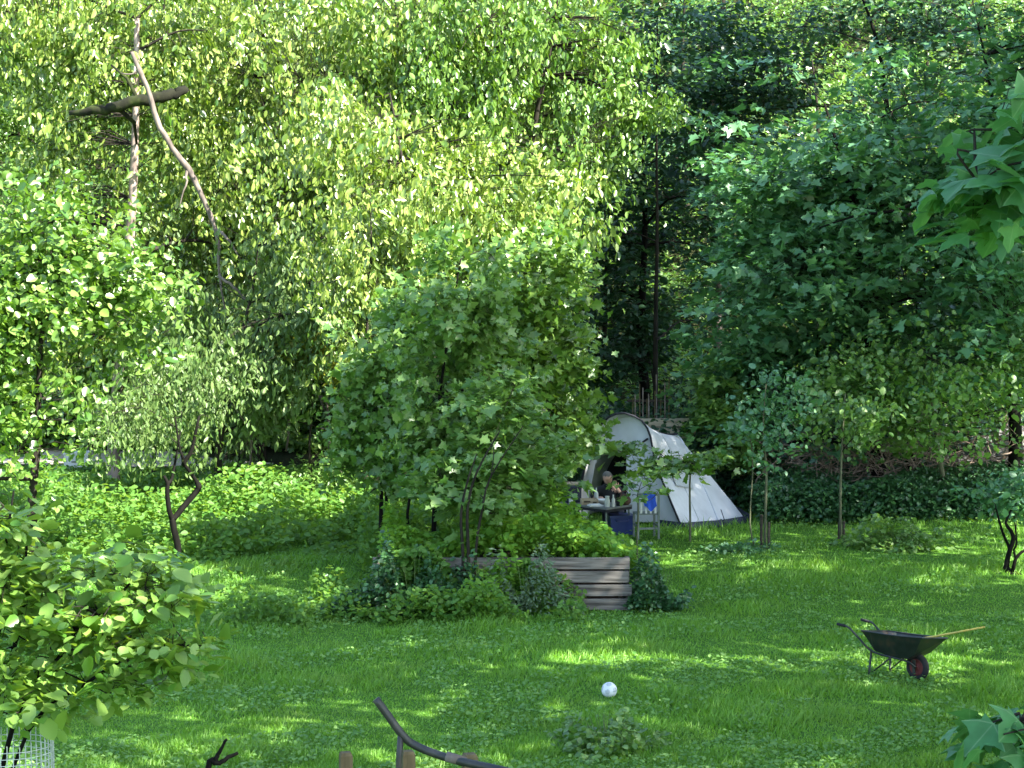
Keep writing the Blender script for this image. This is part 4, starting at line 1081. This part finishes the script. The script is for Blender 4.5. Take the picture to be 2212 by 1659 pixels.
# trestle left of the table with a black pan, and a bag on the ground
tr = empty("trestle_bench", (.78, 43.9, 0), math.radians(-6), "rough brown wooden trestle left of the camp table", "bench")
mb = MB(); mb.box((0, -.10, .80), (.95, .14, .04)); mb.box((.02, .07, .80), (.92, .15, .04)); mb.build("bench_top", M["tan"], tr)
for sx in (-1, 1):
    mb = MB(); mb.tube([(sx * .35, -.22, 0), (sx * .35, .12, .78)], .03, 8); mb.tube([(sx * .35, .22, 0), (sx * .35, -.12, .78)], .026, 8); mb.build("leg", M["plank"], tr)
mb = MB(); mb.tube([(-.30, -.18, .60), (.10, -.2, 1.12)], .02, 8); mb.build("brace", M["plank"], tr)
mb = MB(); mb.lathe([(.09, 0), (.125, .02), (.135, .15), (.145, .155), (.128, .145), (.115, .03), (.02, .02)], seg=20)
mb.tube([(-.14, 0, .13), (-.16, 0, .22), (-.06, 0, .29), (.06, 0, .29), (.16, 0, .22), (.14, 0, .13)], .008, 6)
tag(mb.build("cooking_pot", M["black_metal"], smooth=True, loc=(.85, 43.86, .82)), "round black cooking pot on the wooden trestle", "pot")
mb = MB(); mb.box((0, 0, .24), (.34, .26, .48), taper=.9); mb.tube([(-.09, 0, .47), (-.06, 0, .56), (.06, 0, .56), (.09, 0, .47)], .014, 6)
tag(mb.build("black_bag", M["fabric_dark"], loc=(.06, 43.3, 0)), "black bag half hidden by plants left of the camp table", "bag")
mb = MB(); mb.box((0, 0, .20), (.55, .45, .38)); mb.box((0, 0, .41), (.60, .50, .05)); mb.box((0, -.235, .22), (.2, .02, .02), mi=1)
tag(mb.build("pale_box", [M["white_paint"], M["fabric_dark"]], loc=(-10.0, 53.3, float(gz(-10, 53.3)))), "small pale lidded box beside the sandy path", "box")

# ------------------------------------------------------------------ pole fence and timber behind the tent
fn = empty("pole_fence", (2.95, 49.5, 0), 0, "fence of thin upright pale poles in the dark behind the tent", "fence")
rngf = random.Random(8)
for k in range(11):
    x = -.38 + k * .078 + rngf.uniform(-.02, .02)
    mb = MB(); mb.tube([(x, 0, -.1), (x + rngf.uniform(-.03, .03), 0, 2.35 + rngf.uniform(-.45, .12))], [.017, .013], 6); mb.build("pole", M["bark_pale"] if k % 2 else M["post"], fn)
for z in (.7, 1.9):
    mb = MB(); mb.box((.0, .04, z), (.98, .03, .05)); mb.build("rail", M["plank_dark"], fn)
ws = MB(); rngw = random.Random(4)
for k in range(11):
    ws.box((rngw.uniform(-.06, .06), rngw.uniform(-.05, .05), .08 + k * .15), (1.05 + rngw.uniform(-.15, .1), .5, .125), Matrix.Rotation(rngw.uniform(-.04, .04), 3, 'Y'))
tag(ws.build("timber_stack", M["tan"], loc=(3.18, 48.0, 0)), "stack of tan boards showing above the tent's low back", "timber")
mb = MB(); rng = np.random.default_rng(9)
mb.lathe([(1.3, -.2), (1.35, .3), (1.15, .8), (.75, 1.25), (.3, 1.45)], seg=16)
mb.v = [tuple(np.array(v) * (1, .6, 1) + .10 * np.sin(np.array(v)[[1, 2, 0]] * 5.1 + 1)) for v in mb.v]
tag(mb.build("boulder", M["stone"], smooth=True, loc=(10.2, 47.9, 0)), "grey rock half hidden under the trees at the right edge", "rock")

# ------------------------------------------------------------------ wheelbarrow (local x runs forwards to the wheel)
wb = at(1975, 29.7)
bar = empty("wheelbarrow", wb, math.radians(-48), "dark metal wheelbarrow with one red-rimmed wheel standing on the lawn", "wheelbarrow")
bar.scale = (.90, .90, .90)
# tray: rear, floor and front cross sections
secs = [(-.72, .60, .30), (-.62, .44, .22), (-.42, .335, .19), (-.05, .335, .18), (.30, .615, .27)]
rim_z = [.60, .605, .61, .625, .645]; rim_w = [.30, .31, .32, .32, .29]
rx = [-.72, -.55, -.25, .06, .36]
mb = MB()
bot = [(-.66, .50, .22), (-.56, .36, .2), (-.30, .315, .19), (.02, .315, .18), (.14, .38, .19)]
vs = []
for th in (0, .012):
    for i in range(5):
        bx, bz, bw = bot[i]
        vs += [(rx[i], -rim_w[i], rim_z[i] + .035), (bx, -bw + th, bz + th), (bx, bw - th, bz + th), (rx[i], rim_w[i], rim_z[i] - .04)]
fs = []
for o_ in (0, 20):
    for i in range(4):
        for k in range(3):
            q4 = (o_ + i * 4 + k, o_ + (i + 1) * 4 + k, o_ + (i + 1) * 4 + k + 1, o_ + i * 4 + k + 1)
            fs.append(q4 if o_ else q4[::-1])
    fs.append((o_, o_ + 1, o_ + 2, o_ + 3)); fs.append((o_ + 19, o_ + 18, o_ + 17, o_ + 16))
mb.add(vs, fs)
rim = [(rx[i], -rim_w[i], rim_z[i] + .035) for i in range(5)] + [(rx[i], rim_w[i], rim_z[i] - .04) for i in range(4, -1, -1)]
mb.tube(rim + [rim[0]], .012, 6)
mb.build("tray", M["black_metal"], bar)
for s in (-1, 1):
    mb = MB(); cp = curve([(.10, s * .09, .20), (-.05, s * .15, .285), (-.55, s * .23, .345), (-.82, s * .26, .53), (-.98, s * .27, .645), (-1.12, s * .27, .665)], 4)
    mb.tube(cp, .016, 8); mb.build("frame_tube", M["black_metal"], bar, smooth=True)
    mb = MB(); mb.tube([(-1.04, s * .27, .657), (-1.19, s * .27, .667)], .022, 10); mb.build("grip", M["rubber"], bar, smooth=True)
    mb = MB(); mb.tube([(-.60, s * .22, .36), (-.63, s * .235, .02), (-.60, s * .235, .0)], .016, 8); mb.tube([(-.63, s * .235, .015), (-.25, s * .2, .31)], .012, 8); mb.build("leg", M["black_metal"], bar, smooth=True)
    mb = MB(); mb.box((.06, s * .085, .20), (.05, .012, .20)); mb.build("fork", M["black_metal"], bar)
whl = empty("wheel", (.06, 0, .19)); whl.parent = bar
mb = MB()
prof = [(.115, -.032), (.14, -.045), (.17, -.042), (.188, -.022), (.192, 0), (.188, .022), (.17, .042), (.14, .045), (.115, .032)]
mb.lathe(prof, seg=28, axis='y'); mb.f = mb.f[:-2]; mb.m = mb.m[:-2]
mb.build("tyre", M["rubber"], whl, smooth=True)
mb = MB(); mb.lathe([(.02, -.05), (.03, -.03), (.09, -.018), (.118, -.036), (.118, .036), (.09, .018), (.03, .03), (.02, .05)], seg=28, axis='y'); mb.build("rim", M["red_rim"], whl, smooth=True)
mb = MB(); mb.tube([(0, -.10, 0), (0, .10, 0)], .012, 8); mb.build("axle", M["black_metal"], whl)
# cane lying across the tray
c0 = bar.matrix_basis
mb = MB()
p0, p1, p2 = Vector((-.30, 0, .46)), Vector((.217, -.24, .598)), Vector((.80, -.52, .770))
mb.tube([p0, p1, (p1 + p2) / 2, p2], [.014, .014, .013, .012], 8)
tag(mb.build("cane", M["bamboo"], smooth=True, loc=wb), "yellow cane resting across the wheelbarrow tray", "cane")

# ball
import bmesh
bm = bmesh.new(); bmesh.ops.create_icosphere(bm, subdivisions=4, radius=.096)
bm.verts.ensure_lookup_table()
ico = bmesh.new(); bmesh.ops.create_icosphere(ico, subdivisions=1, radius=1); axes = [v.co.copy().normalized() for v in ico.verts]; ico.free()
rotm = Matrix.Rotation(.5, 3, 'X') @ Matrix.Rotation(.4, 3, 'Y')
for f in bm.faces:
    f.smooth = True
    c = rotm @ f.calc_center_median().normalized()
    ds = sorted([c.dot(a_) for a_ in axes], reverse=True)
    f.material_index = 1 if ds[0] > .945 else 0
me = bpy.data.meshes.new("ball"); bm.to_mesh(me); bm.free()
me.materials.append(M["ball_white"]); me.materials.append(M["ball_grey"])
ball = bpy.data.objects.new("ball", me); COL.objects.link(ball)
pb = at(1316, 28.45); ball.location = (pb[0], pb[1], pb[2] + .08)
tag(ball, "white football with grey patches lying on the lawn", "ball")

# ------------------------------------------------------------------ rail, posts and wire guard in the foreground
Yr = 12.0
hr = empty("handrail", at(862, Yr), 0, "bent metal handrail rising above the wooden posts at the bottom edge", "handrail")
hb = at(862, Yr)
mb = MB(); cp = curve([W(812, 1510, Yr), W(840, 1548, Yr), W(868, 1586, Yr), W(893, 1608, Yr), W(945, 1630, Yr - .05), W(1010, 1648, Yr - .15), W(1085, 1664, Yr - .25), W(1180, 1690, Yr - .4)], 4)
mb.tube([p - hb for p in cp], .021, 12); 
mb.build("rail", M["rail"], hr, smooth=True)
mb = MB(); j = W(985, 1640, Yr - .11) - hb; mb.tube([j + (-.05, .01, .012), j + (.05, -.012, -.012)], .026, 12); mb.build("sleeve", M["deadwood"], hr, smooth=True)
mb = MB(); mb.tube([W(866, 1588, Yr) - hb, W(862, 1640, Yr) - hb, at(861, Yr) - hb - (0, 0, .2)], .017, 10); mb.build("post", M["rail"], hr, smooth=True)
for (pa, pb_, pt, lab) in ((734, 760, 1631, "short square wooden post, the leftmost of three at the bottom edge"), (868, 895, 1628, "square wooden post directly behind the handrail's upright"), (1000, 1030, 1634, "square wooden post behind the lower part of the handrail")):
    Yp = 12.9
    w_ = (pb_ - pa) * Yp / FPX
    b = at((pa + pb_) / 2, Yp); zt = CAMZ - (pt - HORY) * Yp / FPX
    mb = MB(); mb.box((0, 0, (zt - b[2]) / 2 - .1), (w_, w_, zt - b[2] + .2), Matrix.Rotation(.25, 3, 'Z')); 
    mb.box((0, 0, zt - b[2] + .008), (w_ * .97, w_ * .97, .016), Matrix.Rotation(.25, 3, 'Z'), taper=.8)
    tag(mb.build("wooden_post", M["post"], loc=b), lab, "post", group="wooden posts by the handrail")
gb = at(22, 20.2); zt = CAMZ - (1592 - HORY) * 20.2 / FPX; H_ = zt - gb[2]; R0 = .37
mb = MB(); nv = 44
for k in range(nv):
    a = 2 * math.pi * k / nv
    mb.tube([(R0 * 1.08 * math.cos(a), R0 * 1.08 * math.sin(a), -.05), (R0 * math.cos(a), R0 * math.sin(a), H_ + .03 * ((k * 7) % 3 - 1) * .4)], .005, 4)
for k in range(int(H_ / .055)):
    z = .05 + k * .055
    if z > H_ - .06 and True: pass
    rr_ = R0 * (1.08 - .08 * z / H_)
    ring = [(rr_ * math.cos(2 * math.pi * i / 32), rr_ * math.sin(2 * math.pi * i / 32), z) for i in range(33)]
    mb.tube(ring, .0042, 4, cap=False)
tag(mb.build("wire_guard", M["wire"], loc=gb), "cylinder of galvanised wire mesh guarding the hazel at the lower left", "wire guard")

# ------------------------------------------------------------------ person seated in the tent opening, behind the camp table
PX, PY = 1.86, 43.62
stool = empty("camp_stool", (PX + .02, PY + .02, 0), 0, "low camp stool under the seated person", "stool")
mb = MB(); mb.box((0, 0, .30), (.38, .32, .03)); mb.build("seat", M["fabric_dark"], stool)
for s in (-1, 1):
    mb = MB(); mb.tube([(-.17, s * .14, 0), (.17, s * .14, .29)], .012, 6); mb.tube([(.17, s * .14, 0), (-.17, s * .14, .29)], .012, 6); mb.build("leg", M["chair_green"], stool)
per = empty("person", (PX, PY, 0), 0, "grey-haired person in a dark shirt sitting in the tent opening, head bowed", "person")
# joints: x right in the photo, y away, z up; the figure faces the camera and leans over the table to the left
J = {"pelvis": (0.02, 0.03, .40), "belly": (0.0, -.02, .52), "chest": (-.05, -.09, .68), "neckb": (-.06, -.13, .80), "neck": (-.06, -.17, .86),
     "shl": (.13, -.08, .755), "shr": (-.25, -.10, .735), "ell": (.22, -.16, .60), "wrl": (.10, -.22, .78), "elr": (-.36, -.16, .60), "wrr": (-.24, -.24, .585),
     "hipl": (.12, -.02, .38), "hipr": (-.09, -.02, .38), "knl": (.17, -.34, .44), "knr": (-.12, -.36, .42), "anl": (.19, -.34, .08), "anr": (-.12, -.40, .08), "tol": (.20, -.50, .04), "tor": (-.13, -.56, .04)}
Rd = {"pelvis": .145, "belly": .135, "chest": .145, "neckb": .075, "neck": .058, "shl": .068, "shr": .068, "ell": .047, "wrl": .032, "elr": .047, "wrr": .032,
      "hipl": .10, "hipr": .10, "knl": .065, "knr": .065, "anl": .04, "anr": .04, "tol": .035, "tor": .035}
ED = [("pelvis", "belly"), ("belly", "chest"), ("chest", "neckb"), ("neckb", "neck"), ("chest", "shl"), ("chest", "shr"), ("shl", "ell"), ("ell", "wrl"), ("shr", "elr"), ("elr", "wrr"),
      ("pelvis", "hipl"), ("pelvis", "hipr"), ("hipl", "knl"), ("hipr", "knr"), ("knl", "anl"), ("knr", "anr"), ("anl", "tol"), ("anr", "tor")]
names = list(J)
me = bpy.data.meshes.new("skeleton"); me.from_pydata([J[k] for k in names], [(names.index(a_), names.index(b_)) for a_, b_ in ED], [])
tmp = bpy.data.objects.new("skeleton", me); COL.objects.link(tmp)
md = tmp.modifiers.new("skin", 'SKIN')
for i, k in enumerate(names):
    me.skin_vertices[0].data[i].radius = (Rd[k], Rd[k])
    me.skin_vertices[0].data[i].use_root = (k == "pelvis")
sd = tmp.modifiers.new("sub", 'SUBSURF'); sd.levels = 2; sd.render_levels = 2
dg = bpy.context.evaluated_depsgraph_get()
bodyme = bpy.data.meshes.new_from_object(tmp.evaluated_get(dg))
bpy.data.objects.remove(tmp)
BV = [tuple(v.co) for v in bodyme.vertices]; BF = [tuple(p.vertices) for p in bodyme.polygons]
NRM = [tuple(v.normal) for v in bodyme.vertices]
# head: an ellipsoid shaped with brow, nose, chin and eye hollows, bowed forwards and turned to the left
def head_mesh(scale=1.0, hair=False):
    vs, fs = [], []
    nu, nv_ = 28, 20
    for j in range(nv_ + 1):
        th = math.pi * j / nv_
        for i in range(nu):
            ph = 2 * math.pi * i / nu
            x, y, z = math.sin(th) * math.sin(ph), -math.sin(th) * math.cos(ph), math.cos(th)   # face towards -y
            X, Yy, Z = x * .077, y * .098, z * .118
            if z < 0: X *= 1 + .28 * z; 
            if z < -.2 and y < 0: Yy -= .012 * (-z) * (-y)
            f = max(0, -y)
            if not hair:
                Yy -= .030 * math.exp(-((x / .16) ** 2 + ((z + .12) / .20) ** 2)) * (f > .3)          # nose
                Yy -= .008 * math.exp(-((z - .22) / .12) ** 2) * f                                   # brow
                for s in (-1, 1): Yy += .012 * math.exp(-(((x - s * .36) / .16) ** 2 + ((z - .04) / .11) ** 2)) * (f > .3)  # eyes
                Yy += .005 * math.exp(-((x / .3) ** 2 + ((z + .47) / .05) ** 2)) * (f > .3)            # mouth
                for s in (-1, 1): X += s * .014 * math.exp(-(((y - .05) / .14) ** 2 + ((z + .05) / .24) ** 2)) * (s * x > .5)  # ears
            vs.append((X * scale, Yy * scale, Z * scale))
    for j in range(nv_):
        for i in range(nu):
            a_, b_ = j * nu + i, j * nu + (i + 1) % nu
            fs.append((a_, a_ + nu, b_ + nu, b_))
    return vs, fs
HM = Matrix.Translation((-.065, -.215, .965)) @ Matrix.Rotation(math.radians(-38), 4, 'Z') @ Matrix.Rotation(math.radians(30), 4, 'X') @ Matrix.Rotation(math.radians(-8), 4, 'Y')
mb = MB(); mb.add(BV, BF)
hv, hf = head_mesh(1.05)
mb.add([HM @ Vector(v) for v in hv], hf)
def hand(w, d, up, curl):
    """palm, four fingers and a thumb from wrist w along d"""
    w, d, up = Vector(w), Vector(d).normalized(), Vector(up)
    side = d.cross(up).normalized(); up = side.cross(d).normalized()
    mb.tube([w - d * .01, w + d * .03, w + d * .085], [.026, .036, .034], 8)
    for k, (o_, L) in enumerate(((-.03, .062), (-.010, .078), (.011, .072), (.030, .055))):
        a_ = w + d * .082 + side * o_
        b_ = a_ + d * L * .5 - up * L * .12 * curl
        c_ = b_ + d * L * .35 - up * L * .35 * curl
        e_ = c_ + d * L * .1 - up * L * .3 * curl
        mb.tube([a_, b_, c_, e_], [.010, .009, .008, .006], 6)
    a_ = w + d * .025 - side * .03
    mb.tube([a_, a_ + d * .03 - side * .025 - up * .008, a_ + d * .06 - side * .03 - up * .018], [.012, .010, .007], 6)
hand(J["wrl"], (-.35, -.1, 1), (0, 1, .2), .6)
hand(J["wrr"], (1, -.35, -.05), (0, 0, 1), .5)
body = mb.build("body", M["skin"], per, smooth=True)
hv, hf = head_mesh(1.13, True)
keepf = []
for f in hf:
    c = np.mean([hv[i] for i in f], axis=0)
    if c[2] > .035 and c[1] > -.075 + max(0, .085 - c[2]) * .9 or (c[1] > .02 and c[2] > -.06): keepf.append(f)
mb = MB(); mb.add([HM @ Vector(v) for v in hv], keepf); mb.build("hair", M["hair"], per, smooth=True)
def clothing(name, cond, mat, off):
    mb = MB()
    fs = [f for f in BF if cond(np.mean([BV[i] for i in f], axis=0))]
    mb.add([np.array(v) + np.array(n_) * off for v, n_ in zip(BV, NRM)], fs)
    return mb.build(name, mat, per, smooth=True)
wl, wr = np.array(J["wrl"]), np.array(J["wrr"])
el, er = np.array(J["ell"]), np.array(J["elr"])
def is_shirt(c):
    if c[2] > .845 and abs(c[0] + .06) < .09 and c[1] < -.06: return False
    for w_, e_ in ((wl, el), (wr, er)):
        if np.linalg.norm(c - w_) < .10: return False
    return c[2] > .47 or (c[2] > .42 and c[1] > -.14)
clothing("shirt", is_shirt, M["shirt"], .012)
clothing("trousers", lambda c: (c[2] <= .475 and c[2] > .10 and c[2] < .50) and not (is_shirt(c) and c[2] > .47), M["trousers"], .010)
clothing("shoe", lambda c: c[2] <= .10, M["rubber"], .014)
